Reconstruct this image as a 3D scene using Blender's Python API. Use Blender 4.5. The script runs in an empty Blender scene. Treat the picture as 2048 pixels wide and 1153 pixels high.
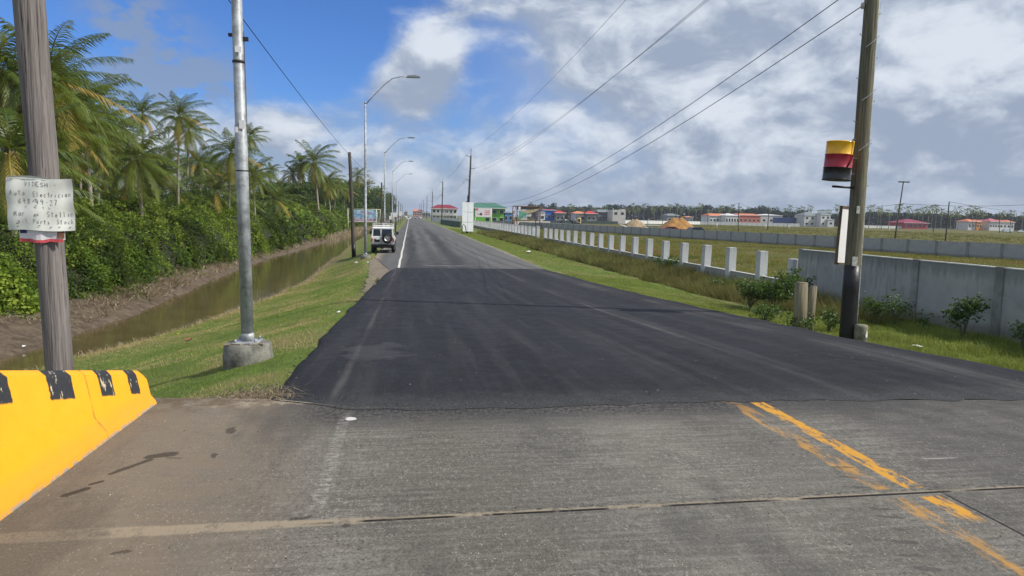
import bpy, bmesh, math, random
import numpy as np
from mathutils import Vector, Matrix
R = math.radians
random.seed(7); rng = np.random.default_rng(11)
sc = bpy.context.scene; C = sc.collection
# ------------------------------------------------------------------ camera
F = 1365.; EYE = 1.75
_a = np.array([820-1024, 576.5-428, -F]); _b = np.array([1820-1024, 576.5-(428+21), -F])
_Y = _a/np.linalg.norm(_a); _Z = np.cross(_b, _a); _Z /= np.linalg.norm(_Z); _X = np.cross(_Y, _Z)
M = np.array([_X, _Y, _Z])
cd = bpy.data.cameras.new('camera'); cam = bpy.data.objects.new('camera', cd); C.objects.link(cam)
cd.sensor_width = 36; cd.lens = F/2048*36; cd.clip_start = .05; cd.clip_end = 6000
mw = Matrix([list(M[0])+[0], list(M[1])+[0], list(M[2])+[EYE], [0, 0, 0, 1]]); cam.matrix_world = mw
sc.camera = cam
# survey helpers: a sight line at a known distance or height gives a point on the site
def ray(x, y): return M @ np.array([x-1024, 576.5-y, -F])
def gd(x, y, d):
    r = ray(x, y); t = d/r[1]; return Vector((r[0]*t, d, EYE+r[2]*t))
def gz(x, y, z):
    r = ray(x, y); t = (z-EYE)/r[2]; return Vector((r[0]*t, r[1]*t, z))
def uv(x, y):
    r = ray(x, y); r = r/np.linalg.norm(r); return math.atan2(r[0], r[1]), math.asin(r[2])
# ------------------------------------------------------------------ node helpers
def S(nt, sock, v):
    if isinstance(v, bpy.types.NodeSocket): nt.links.new(v, sock)
    else:
        if hasattr(sock, 'default_value'):
            if sock.type == 'RGBA' and len(v) == 3: v = (*v, 1)
            sock.default_value = v
def nd(nt, typ, ins=None, **props):
    n = nt.nodes.new(typ)
    for k, v in props.items(): setattr(n, k, v)
    for k, v in (ins or {}).items(): S(nt, n.inputs[k], v)
    return n
def mth(nt, op, a, b=None, c=None, clamp=False):
    n = nt.nodes.new('ShaderNodeMath'); n.operation = op; n.use_clamp = clamp
    S(nt, n.inputs[0], a)
    if b is not None: S(nt, n.inputs[1], b)
    if c is not None: S(nt, n.inputs[2], c)
    return n.outputs[0]
def mixc(nt, f, a, b, blend='MIX'):
    n = nt.nodes.new('ShaderNodeMix'); n.data_type = 'RGBA'; n.blend_type = blend
    S(nt, n.inputs[0], f); S(nt, n.inputs[6], a); S(nt, n.inputs[7], b)
    return n.outputs[2]
def noise(nt, vec, scale, detail=4, rough=.55, dist=0):
    return nd(nt, 'ShaderNodeTexNoise', {'Vector': vec, 'Scale': scale, 'Detail': detail, 'Roughness': rough, 'Distortion': dist}).outputs[0]
def mapr(nt, v, a, b, c=0., d=1., smooth=True):
    n = nd(nt, 'ShaderNodeMapRange', {0: v, 1: a, 2: b, 3: c, 4: d}); n.interpolation_type = 'SMOOTHSTEP' if smooth else 'LINEAR'; n.clamp = True
    return n.outputs[0]
def vmul(nt, v, s):
    n = nt.nodes.new('ShaderNodeVectorMath'); n.operation = 'MULTIPLY'; S(nt, n.inputs[0], v); n.inputs[1].default_value = s; return n.outputs[0]
def vadd(nt, v, s):
    n = nt.nodes.new('ShaderNodeVectorMath'); n.operation = 'ADD'; S(nt, n.inputs[0], v); S(nt, n.inputs[1], s); return n.outputs[0]
def vop(nt, op, a, b):
    n = nt.nodes.new('ShaderNodeVectorMath'); n.operation = op; S(nt, n.inputs[0], a); S(nt, n.inputs[1], b); return n.outputs[0]
# ------------------------------------------------------------------ sun and sky
SUNH = Vector((.935, -.355, 0)).normalized(); ELEV = R(42)
SUND = Vector((SUNH.x*math.cos(ELEV), SUNH.y*math.cos(ELEV), math.sin(ELEV)))
sl = bpy.data.lights.new('sun', 'SUN'); sl.energy = 4.6; sl.angle = R(.5); sl.color = (1, .95, .87)
so = bpy.data.objects.new('sun', sl); C.objects.link(so); so.rotation_euler = SUND.to_track_quat('Z', 'Y').to_euler(); so.location = (30, -20, 40)
w = bpy.data.worlds.new('World'); sc.world = w; w.use_nodes = True; nt = w.node_tree; nt.nodes.clear()
sky = nd(nt, 'ShaderNodeTexSky'); sky.sky_type = 'NISHITA'; sky.sun_disc = False; sky.sun_elevation = ELEV
sky.sun_rotation = math.atan2(SUNH.x, SUNH.y); sky.air_density = 1.0; sky.dust_density = .5; sky.ozone_density = 2.5
dirv = nd(nt, 'ShaderNodeTexCoord').outputs['Generated']
sep = nd(nt, 'ShaderNodeSeparateXYZ', {0: dirv}); dx, dy, dz = sep.outputs
U = mth(nt, 'ARCTAN2', dx, dy); V = mth(nt, 'ARCSINE', dz)
def blob(px, py, rx, ry, rot=0):
    u0, v0 = uv(px, py); a = mth(nt, 'SUBTRACT', U, u0); b = mth(nt, 'SUBTRACT', V, v0)
    c, s = math.cos(rot), math.sin(rot)
    p = mth(nt, 'ADD', mth(nt, 'MULTIPLY', a, c*F/rx), mth(nt, 'MULTIPLY', b, s*F/rx))
    q = mth(nt, 'ADD', mth(nt, 'MULTIPLY', a, -s*F/ry), mth(nt, 'MULTIPLY', b, c*F/ry))
    r2 = mth(nt, 'ADD', mth(nt, 'MULTIPLY', p, p), mth(nt, 'MULTIPLY', q, q))
    return mth(nt, 'EXPONENT', mth(nt, 'MULTIPLY', r2, -1.))
# cloud layer: flattened direction so that the banks stretch along the horizon
comb = nd(nt, 'ShaderNodeCombineXYZ', {0: dx, 1: dy, 2: mth(nt, 'MULTIPLY', dz, 1.75)}).outputs[0]
warp = nd(nt, 'ShaderNodeTexNoise', {'Vector': comb, 'Scale': 5.5, 'Detail': 4}).outputs[1]
cvec = vadd(nt, comb, vmul(nt, vadd(nt, warp, (-.5, -.5, -.5)), (.10, .10, .10)))
def fbm(vec, sc_, det=9): return noise(nt, vec, sc_, det, .56)
def dens(v_): return mth(nt, 'ADD', mth(nt, 'MULTIPLY', fbm(v_, 5.4), .72), mth(nt, 'MULTIPLY', noise(nt, v_, 2.0, 2), .28))
n1 = dens(cvec); n1b = dens(vadd(nt, cvec, (.016, -.006, .034)))
n2 = fbm(cvec, 15., 6); n3 = noise(nt, cvec, 2.6, 3)
bias = .0
def acc(b, g, k): return mth(nt, 'ADD', b, mth(nt, 'MULTIPLY', g, k))
bias = mth(nt, 'ADD', mapr(nt, V, .01, .16, .16, .08), 0.)
for (px, py, rx, ry, k) in [(330, 10, 420, 150, -.34), (640, 70, 260, 110, -.30), (960, 110, 90, 70, -.12), (60, 60, 160, 120, -.12), (560, 160, 330, 55, -.12),
                            (840, 110, 85, 70, .34), (800, 190, 110, 60, .20), (1650, 150, 150, 110, .16), (1900, 60, 260, 140, .18), (560, 230, 150, 60, .14),
                            (1150, 60, 260, 110, .10), (1950, 300, 260, 110, .2), (1220, 240, 120, 70, .08), (1080, 300, 140, 60, -.08), (700, 130, 120, 60, .12), (900, 40, 120, 60, .10)]:
    bias = acc(bias, blob(px, py, rx, ry), k)
cov = mapr(nt, mth(nt, 'ADD', n1, bias), .44, .62)
thin = mapr(nt, mth(nt, 'ADD', n2, mth(nt, 'MULTIPLY', bias, 1.6)), .42, .80, 0, .55)
cov = mth(nt, 'MAXIMUM', cov, thin)
gveil = mth(nt, 'ADD', mth(nt, 'MULTIPLY', blob(300, 110, 85, 95, -.5), 1.0), mth(nt, 'ADD', blob(390, 165, 120, 50), blob(250, 40, 60, 60)))
gveil = mth(nt, 'MULTIPLY', gveil, mapr(nt, n2, .30, .62), clamp=True)
lit = mth(nt, 'MULTIPLY_ADD', mth(nt, 'SUBTRACT', n1, n1b), 5.2, .52)
lit = mth(nt, 'ADD', lit, mth(nt, 'MULTIPLY', mth(nt, 'SUBTRACT', n2, .5), .7)); lit = mth(nt, 'ADD', lit, mth(nt, 'MULTIPLY', mth(nt, 'SUBTRACT', n3, .5), 1.1))
lit = mth(nt, 'SUBTRACT', lit, mth(nt, 'MULTIPLY', mapr(nt, V, .10, .01), .16))
for (px, py, rx, ry, k) in [(865, 75, 50, 40, .45), (800, 175, 90, 55, -.22), (1900, 60, 200, 90, .30), (1950, 290, 260, 130, -.25), (1300, 60, 420, 120, -.10), (1620, 120, 60, 50, .30), (1580, 200, 90, 45, -.30),
                            (1360, 120, 70, 35, -.38), (560, 225, 120, 50, .2), (1800, 180, 120, 70, .1)]:
    lit = acc(lit, blob(px, py, rx, ry), k)
lit = mapr(nt, lit, .02, .98)
ccol = mixc(nt, lit, (.335, .405, .535), (.71, .77, .86))
clear = mixc(nt, 1., sky.outputs[0], (.62, .98, 1.62), 'MULTIPLY')
skyb = nd(nt, 'ShaderNodeVectorMath', {0: clear}, operation='SCALE'); skyb.inputs['Scale'].default_value = .085
hz = mixc(nt, mapr(nt, V, .0, .17, .86, .0), skyb.outputs[0], (.30, .40, .56))
hz = mixc(nt, mth(nt, 'MULTIPLY', mapr(nt, U, .0, .28), .68), hz, (.37, .47, .66))
hz = mixc(nt, mapr(nt, gveil, 0, 1, 0, .75), hz, (.27, .34, .47))
fin = mixc(nt, cov, hz, ccol)
fin = mixc(nt, mapr(nt, V, .0, .085, .66, 0), fin, (.325, .40, .53))
bg = nd(nt, 'ShaderNodeBackground', {'Color': fin, 'Strength': 1.0})
out = nd(nt, 'ShaderNodeOutputWorld', {'Surface': bg.outputs[0]})
w.cycles.sampling_method = 'MANUAL'; w.cycles.sample_map_resolution = 512
sc.view_settings.view_transform = 'Standard'; sc.view_settings.look = 'None'; sc.view_settings.gamma = 1; sc.view_settings.exposure = 0.0
try:
    sc.cycles.max_bounces = 6; sc.cycles.transparent_max_bounces = 6; sc.cycles.diffuse_bounces = 3
except Exception: pass
# ------------------------------------------------------------------ materials
def newmat(name):
    m = bpy.data.materials.new(name); m.use_nodes = True; t = m.node_tree
    return m, t, t.nodes['Principled BSDF']
_mc = {}
def mat(name, col, rough=.7, metal=0., var=.25, scale=3., bump=.0, bscale=40., stretch=(1, 1, 1), spec=.4, coat=0.):
    if name in _mc: return _mc[name]
    m, t, p = newmat(name)
    o = nd(t, 'ShaderNodeTexCoord').outputs['Object']; v = vmul(t, o, stretch)
    n = noise(t, v, scale, 6, .65)
    lo = tuple(c*(1-var) for c in col); hi = tuple(min(1, c*(1+var)) for c in col)
    S(t, p.inputs['Base Color'], mixc(t, mapr(t, n, .3, .7), lo, hi))
    p.inputs['Metallic'].default_value = metal
    S(t, p.inputs['Roughness'], mapr(t, n, .2, .8, max(0, rough-.12), min(1, rough+.12)))
    p.inputs['Specular IOR Level'].default_value = spec; p.inputs['Coat Weight'].default_value = coat
    if bump:
        b = nd(t, 'ShaderNodeBump', {'Height': noise(t, v, bscale, 5, .6), 'Strength': 1.0, 'Distance': bump}); S(t, p.inputs['Normal'], b.outputs[0])
    _mc[name] = m; return m
def leafmat(name, cols, rough=.55, trans=.35, spec=.25):
    """cols: three colours from dark to light, chosen per leaf by the 'rnd' attribute"""
    m, t, p = newmat(name)
    a = nd(t, 'ShaderNodeAttribute', attribute_name='rnd').outputs['Fac']
    cr = nd(t, 'ShaderNodeValToRGB', {0: a}); e = cr.color_ramp.elements
    e[0].position = 0; e[0].color = (*cols[0], 1); e[1].position = 1; e[1].color = (*cols[-1], 1)
    for i, c in enumerate(cols[1:-1]):
        x = e.new((i+1)/(len(cols)-1)); x.color = (*c, 1)
    S(t, p.inputs['Base Color'], cr.outputs[0]); p.inputs['Roughness'].default_value = rough; p.inputs['Specular IOR Level'].default_value = spec
    tr = nd(t, 'ShaderNodeBsdfTranslucent', {'Color': mixc(t, .5, cr.outputs[0], (cols[-1][0]*1.3, cols[-1][1]*1.2, cols[-1][2]*.6))})
    mx = nd(t, 'ShaderNodeMixShader', {0: trans, 1: p.outputs[0], 2: tr.outputs[0]})
    S(t, t.nodes['Material Output'].inputs[0], mx.outputs[0]); return m
# ------------------------------------------------------------------ object helpers
def tag(o, label=None, cat=None, group=None, kind=None):
    if label: o['label'] = label
    if cat: o['category'] = cat
    if group: o['group'] = group
    if kind: o['kind'] = kind
    return o
def thing(name, label, cat, loc=(0, 0, 0), rz=0, group=None):
    o = bpy.data.objects.new(name, None); o.empty_display_size = .3; C.objects.link(o); o.location = loc; o.rotation_euler = (0, 0, rz)
    return tag(o, label, cat, group)
def copy_tree(o, parent=None):
    c = o.copy(); C.objects.link(c)
    if parent: c.parent = parent
    for ch in [x for x in list(C.objects) if x.parent == o]: copy_tree(ch, c)
    return c
class MB:
    def __init__(s): s.v = []; s.f = []; s.m = []; s.sm = []
    def add(s, vs, fs, mi=0, smooth=False):
        b = len(s.v); s.v += [tuple(v) for v in vs]
        for f in fs: s.f.append([b+i for i in f]); s.m.append(mi); s.sm.append(smooth)
        return s
    def box(s, lo, hi, mi=0, rz=0, c=None, bev=0):
        x0, y0, z0 = lo; x1, y1, z1 = hi
        if bev:
            b = bev; vs = []; fs = []
            for z, i in ((z0, b), (z0+b, 0), (z1-b, 0), (z1, b)):
                vs += [(x0+i, y0+b, z), (x0+b, y0+i, z), (x1-b, y0+i, z), (x1-i, y0+b, z), (x1-i, y1-b, z), (x1-b, y1-i, z), (x0+b, y1-i, z), (x0+i, y1-b, z)]
            for k in range(3):
                for j in range(8): a = k*8+j; d = k*8+(j+1) % 8; fs.append((a, d, d+8, a+8))
            fs.append(tuple(range(7, -1, -1))); fs.append(tuple(range(24, 32)))
        else:
            vs = [(x0, y0, z0), (x1, y0, z0), (x1, y1, z0), (x0, y1, z0), (x0, y0, z1), (x1, y0, z1), (x1, y1, z1), (x0, y1, z1)]
            fs = [(3, 2, 1, 0), (4, 5, 6, 7), (0, 1, 5, 4), (1, 2, 6, 5), (2, 3, 7, 6), (3, 0, 4, 7)]
        if rz:
            cx, cy = c if c else ((x0+x1)/2, (y0+y1)/2); co, si = math.cos(rz), math.sin(rz)
            vs = [(cx+(x-cx)*co-(y-cy)*si, cy+(x-cx)*si+(y-cy)*co, z) for x, y, z in vs]
        return s.add(vs, fs, mi)
    def tube(s, pts, rad, n=10, mi=0, cap=True, jit=0):
        pts = [Vector(p) for p in pts]; k = len(pts); rad = rad if hasattr(rad, '__len__') else [rad]*k
        vs = []; fs = []; up = Vector((0, 0, 1)); prev = None
        for i, p in enumerate(pts):
            d = (pts[min(i+1, k-1)]-pts[max(i-1, 0)]).normalized()
            if prev is None:
                a = d.cross(up) if abs(d.z) < .95 else d.cross(Vector((0, 1, 0)))
            else: a = prev-d*prev.dot(d)
            a.normalize(); prev = a; b = d.cross(a)
            for j in range(n):
                t = 2*math.pi*j/n; r = rad[i]*(1+random.uniform(-jit, jit)); vs.append(p+(a*math.cos(t)+b*math.sin(t))*r)
        for i in range(k-1):
            for j in range(n): a0 = i*n+j; b0 = i*n+(j+1) % n; fs.append((a0, b0, b0+n, a0+n))
        s.add(vs, fs, mi, n > 5)
        if cap:
            s.add(vs[:n], [tuple(range(n-1, -1, -1))], mi); s.add(vs[-n:], [tuple(range(n))], mi)
        return s
    def lathe(s, prof, n=20, c=(0, 0, 0), mi=0, axis='z', smooth=True, mis=None):
        k = len(prof)
        for i in range(k-1):
            vs = []
            for (r, z) in (prof[i], prof[i+1]):
                for j in range(n):
                    t = 2*math.pi*j/n; x, y = r*math.cos(t), r*math.sin(t)
                    vs.append((c[0]+x, c[1]+y, c[2]+z) if axis == 'z' else ((c[0]+x, c[1]-z, c[2]+y) if axis == 'y' else (c[0]+z, c[1]+x, c[2]+y)))
            s.add(vs, [(j, (j+1) % n, n+(j+1) % n, n+j) for j in range(n)], mis[i] if mis else mi, smooth)
        return s
    def prism(s, poly, a0, a1, axis='x', mi=0):
        """poly: (p,q) outline swept along an axis; axis x: (y,z), axis y: (x,z), axis z: (x,y)"""
        n = len(poly); f = {'x': lambda p, q, a: (a, p, q), 'y': lambda p, q, a: (p, a, q), 'z': lambda p, q, a: (p, q, a)}[axis]
        vs = [f(p, q, a0) for p, q in poly]+[f(p, q, a1) for p, q in poly]
        fs = [(j, (j+1) % n, n+(j+1) % n, n+j) for j in range(n)]+[tuple(range(n-1, -1, -1)), tuple(range(n, 2*n))]
        return s.add(vs, fs, mi)
    def build(s, name, mats, parent=None, loc=None):
        me = bpy.data.meshes.new(name); me.from_pydata(s.v, [], s.f)
        for m in (mats if isinstance(mats, (list, tuple)) else [mats]): me.materials.append(m)
        me.polygons.foreach_set('material_index', s.m); me.polygons.foreach_set('use_smooth', s.sm)
        bm = bmesh.new(); bm.from_mesh(me); bmesh.ops.remove_doubles(bm, verts=bm.verts, dist=1e-5); bmesh.ops.recalc_face_normals(bm, faces=bm.faces); bm.to_mesh(me); bm.free()
        me.update(); o = bpy.data.objects.new(name, me); C.objects.link(o)
        if parent: o.parent = parent
        if loc is not None: o.location = loc
        return o
def npmesh(name, V_, faces_n, k, mats, rnd=None, parent=None, midx=None, attrs=None, smooth=False):
    """V_: (N,3) verts; consecutive k verts per face when faces_n is None, else (M,k) index array"""
    me = bpy.data.meshes.new(name); nv = len(V_)
    idx = np.arange(nv, dtype=np.int32) if faces_n is None else faces_n.astype(np.int32).ravel()
    nf = len(idx)//k
    me.vertices.add(nv); me.vertices.foreach_set('co', np.asarray(V_, np.float32).ravel())
    me.loops.add(len(idx)); me.loops.foreach_set('vertex_index', idx)
    me.polygons.add(nf); me.polygons.foreach_set('loop_start', np.arange(0, len(idx), k, dtype=np.int32)); me.polygons.foreach_set('loop_total', np.full(nf, k, np.int32))
    for m in (mats if isinstance(mats, (list, tuple)) else [mats]): me.materials.append(m)
    if midx is not None: me.polygons.foreach_set('material_index', midx.astype(np.int32))
    if smooth: me.polygons.foreach_set('use_smooth', np.ones(nf, bool))
    at = dict(attrs or {})
    if rnd is not None: at['rnd'] = rnd
    for kk, vv in at.items():
        a = me.attributes.new(kk, 'FLOAT', 'POINT'); a.data.foreach_set('value', np.asarray(vv, np.float32))
    me.update(calc_edges=True); me.validate()
    o = bpy.data.objects.new(name, me); C.objects.link(o)
    if parent: o.parent = parent
    return o
# value noise in numpy (for terrain and plant placement)
_G = rng.random((256, 256))
def vn(x, y):
    x = np.asarray(x, float); y = np.asarray(y, float); xi = np.floor(x).astype(int); yi = np.floor(y).astype(int); fx = x-xi; fy = y-yi
    fx = fx*fx*(3-2*fx); fy = fy*fy*(3-2*fy); g = lambda a, b: _G[a & 255, b & 255]
    return (g(xi, yi)*(1-fx)+g(xi+1, yi)*fx)*(1-fy)+(g(xi, yi+1)*(1-fx)+g(xi+1, yi+1)*fx)*fy
def fb(x, y, o=4): return sum(vn(x*2**i+17*i, y*2**i+31*i)/2**i for i in range(o))/sum(1/2**i for i in range(o))
# ------------------------------------------------------------------ ground form
WZ = -2.15
def zr(Y): return np.interp(Y, [-50, 6, 8, 11, 16.2, 25, 36, 50], [0, 0, -.1, -.26, -.52, -.86, -1.12, -1.15])
def shoulder(Y): return np.interp(Y, [28, 41, 120, 170], [-1.2, -2.55, -2.4, -1.9])
def near_edge(Y): return np.interp(Y, [-40, 12, 19, 21.5, 25.4, 33, 40, 60, 84, 120, 170, 400, 1500], [-11, -9.6, -8.6, -7.7, -7.0, -6.1, -5.7, -6.3, -7.2, -7.6, -7.9, -8, -8])
def far_edge(Y): return np.interp(Y, [-40, 12, 19, 21.5, 28, 40, 53, 84, 120, 163, 400, 1500], [-12.2, -11.0, -10.35, -10.1, -10.0, -10.9, -11.4, -10.9, -10.3, -9.6, -9.4, -9.4])
def bush_edge(Y): return np.interp(Y, [-20, 17, 21, 24, 31, 36, 46, 60, 100, 200, 500], [-15, -14.6, -13.0, -11.7, -11.8, -12.1, -12.2, -12.0, -11.5, -10.7, -10.5])
def ground(X, Y):
    X = np.asarray(X, float); Y = np.asarray(Y, float); z0 = zr(Y); ne = near_edge(Y)+.25*(fb(Y*.6, X*0+3)-.5); fe = far_edge(Y)+.6*(fb(Y*.5, X*0+9)-.5)
    sx = shoulder(Y); z = np.where((X > sx+.12) & (X < 7.0), z0-.09, z0-.03)
    Yn = np.clip(Y, 9, 1e9)
    t = np.clip((sx-X)/(sx-ne), 0, 1.4)
    zl = z0+(WZ-z0)*np.interp(t, [0, .06, .12, .3, .6, 1, 1.4], [0, .02, .07, .31, .65, 1, 1.3])+.05*(fb(X*.9, Y*.9)-.5)*np.clip(t*5, 0, 1)
    mid = (ne+fe)/2; half = np.abs(ne-fe)/2
    zc = WZ-.35*np.clip(1-np.abs(X-mid)/half, 0, 1)**.6
    s = np.clip((fe-X)/3.4, 0, 1)
    zf = WZ+(.92)*(s**.8)+.30*(fb(X*1.3, Y*1.3)-.5)*np.clip(s*3, 0, 1)+.10*(fb(X*5, Y*5)-.5)*np.clip(s*4, 0, 1)
    z = np.where(X < sx, zl, z); z = np.where(X < ne, zc, z); z = np.where(X < fe, zf, z)
    tr = np.clip((X-7.4)/5.0, 0, 1); tr = tr*tr*(3-2*tr)
    zright = z0-.03+(-1.32-z0)*np.clip((X-7.3)/3.6, 0, 1)**.9+.06*(fb(X*.8, Y*.8)-.5)*np.clip((X-7.5), 0, 1)
    ditch = -.22*np.exp(-((X-13.2)/1.3)**2)*np.clip((Y-20)/8, 0, 1)
    fld = np.clip((X-15)/3, 0, 1)
    zright = zright+ditch+fld*(.06+.16*(fb(X*.22, Y*.22)-.5))
    return np.where(X > 7.3, zright, z)
def gh(x, y): return float(ground(x, y))
def lines(segs):
    r = []
    for a, b, st in segs: r += list(np.arange(a, b, st))
    return np.array(r+[segs[-1][1]])
xs = lines([(-900, -100, 60), (-100, -30, 6), (-30, -16, .7), (-16, -1.3, .2), (-1.3, 7, .8), (7, 17, .25), (17, 60, 1.2), (60, 200, 8), (200, 1500, 90)])
ys = lines([(-80, 0, 6), (0, 5, 1), (5, 45, .28), (45, 110, .9), (110, 300, 5), (300, 2400, 70)])
GX, GY = np.meshgrid(xs, ys); GZ = ground(GX, GY); nx, ny = len(xs), len(ys)
ii = np.arange(nx*ny).reshape(ny, nx)
Fq = np.stack([ii[:-1, :-1], ii[:-1, 1:], ii[1:, 1:], ii[1:, :-1]], -1).reshape(-1, 4)
NE, FE = near_edge(GY), far_edge(GY)
mud = np.where(GX < NE+.15, 1., 0.)*np.clip((GX-(FE-4.5))/1.0, 0, 1)
mud = np.maximum(mud, np.clip(1-(np.abs(GX+1.55)-.05)/.55, 0, 1)*np.clip((GY-17)/10, 0, 1)*np.clip((44-GY)/4, 0, 1))
dry = np.clip(1-np.abs(GX-NE)/1.6, 0, 1)*.9
fieldm = np.clip((GX-15)/2, 0, 1)
def ground_mat():
    m, t, p = newmat('ground_cover'); o = nd(t, 'ShaderNodeTexCoord').outputs['Object']
    A = lambda k: nd(t, 'ShaderNodeAttribute', attribute_name=k).outputs['Fac']
    nA = noise(t, o, .35, 6, .6); nB = noise(t, o, 3.2, 6, .7); nC = noise(t, o, 26, 5, .7)
    g = mixc(t, mapr(t, nB, .3, .7), (.070, .125, .020), (.15, .235, .040))
    g = mixc(t, mapr(t, nC, .35, .7, 0, .6), g, (.17, .16, .06))
    dryf = mth(t, 'MULTIPLY', mth(t, 'ADD', A('dry'), mapr(t, nA, .44, .60, 0, .8)), mapr(t, nB, .3, .62), clamp=True)
    g = mixc(t, dryf, g, (.24, .185, .085))
    nF = noise(t, vmul(t, o, (.05, .09, .05)), 1, 6, .65)
    fld = mixc(t, mapr(t, nF, .38, .62), (.10, .11, .025), (.165, .12, .043))
    fld = mixc(t, mapr(t, nB, .4, .75, 0, .7), fld, (.060, .085, .018))
    g = mixc(t, A('field'), g, fld)
    md = mixc(t, mapr(t, nB, .3, .7), (.075, .055, .038), (.18, .140, .100))
    md = mixc(t, mapr(t, nC, .55, .75, 0, .5), md, (.30, .25, .19))
    g = mixc(t, mth(t, 'MULTIPLY', A('mud'), mapr(t, mth(t, 'ADD', A('mud'), mth(t, 'SUBTRACT', nB, .5)), .35, .6), clamp=True), g, md)
    S(t, p.inputs['Base Color'], g); p.inputs['Roughness'].default_value = .9; p.inputs['Specular IOR Level'].default_value = .15
    hb = mth(t, 'ADD', nC, mth(t, 'MULTIPLY', nB, 2.))
    S(t, p.inputs['Normal'], nd(t, 'ShaderNodeBump', {'Height': hb, 'Distance': .05, 'Strength': .9}).outputs[0]); return m
gr = npmesh('ground', np.stack([GX, GY, GZ], -1).reshape(-1, 3), Fq, 4, ground_mat(), attrs={'mud': mud.ravel(), 'dry': dry.ravel(), 'field': fieldm.ravel()}, smooth=True)
tag(gr, kind='structure')
# ------------------------------------------------------------------ water
def water_mat():
    m, t, p = newmat('canal_water'); o = nd(t, 'ShaderNodeTexCoord').outputs['Object']
    n = noise(t, o, 1.2, 4); S(t, p.inputs['Base Color'], mixc(t, mapr(t, n, .3, .7), (.090, .067, .031), (.125, .092, .044)))
    p.inputs['Roughness'].default_value = .02; p.inputs['Specular IOR Level'].default_value = .6; p.inputs['IOR'].default_value = 1.33
    h = mth(t, 'ADD', noise(t, vmul(t, o, (1.5, 5, 1)), 1.6, 3), mth(t, 'MULTIPLY', noise(t, o, 9, 3), .25))
    S(t, p.inputs['Normal'], nd(t, 'ShaderNodeBump', {'Height': h, 'Distance': .007, 'Strength': .4}).outputs[0]); return m
yw = lines([(-60, 0, 10), (0, 170, 2), (170, 1400, 60)]); NW = len(yw)
wv = np.concatenate([np.stack([near_edge(yw)+.7, yw, np.full(NW, WZ)], -1), np.stack([far_edge(yw)-.7, yw, np.full(NW, WZ)], -1)])
wi = np.arange(NW-1); wf = np.stack([wi, wi+1, wi+1+NW, wi+NW], -1)[:, ::-1]
tag(npmesh('canal_water', wv, wf, 4, water_mat()), kind='structure')
# ------------------------------------------------------------------ road surfaces
def road_nodes(name):
    m, t, p = newmat(name); o = nd(t, 'ShaderNodeTexCoord').outputs['Object']; s_ = nd(t, 'ShaderNodeSeparateXYZ', {0: o}); return m, t, p, o, s_.outputs[0], s_.outputs[1]
def band(t, x, c, hw, soft=.05):
    """1 inside |x-c|<hw"""
    d = mth(t, 'ABSOLUTE', mth(t, 'SUBTRACT', x, c)); return mapr(t, d, hw+soft, max(hw-soft, 0))
def ell(t, x, y, cx, cy, rx, ry, rot, nz, k=.5):
    c, s = math.cos(rot), math.sin(rot); a = mth(t, 'SUBTRACT', x, cx); b = mth(t, 'SUBTRACT', y, cy)
    p = mth(t, 'ADD', mth(t, 'MULTIPLY', a, c/rx), mth(t, 'MULTIPLY', b, s/rx)); q = mth(t, 'ADD', mth(t, 'MULTIPLY', a, -s/ry), mth(t, 'MULTIPLY', b, c/ry))
    r = mth(t, 'SQRT', mth(t, 'ADD', mth(t, 'MULTIPLY', p, p), mth(t, 'MULTIPLY', q, q)))
    return mapr(t, mth(t, 'ADD', r, mth(t, 'MULTIPLY', mth(t, 'SUBTRACT', nz, .5), k*3)), 1.1, .75)
def mul(t, a, b): return mth(t, 'MULTIPLY', a, b)
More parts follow.
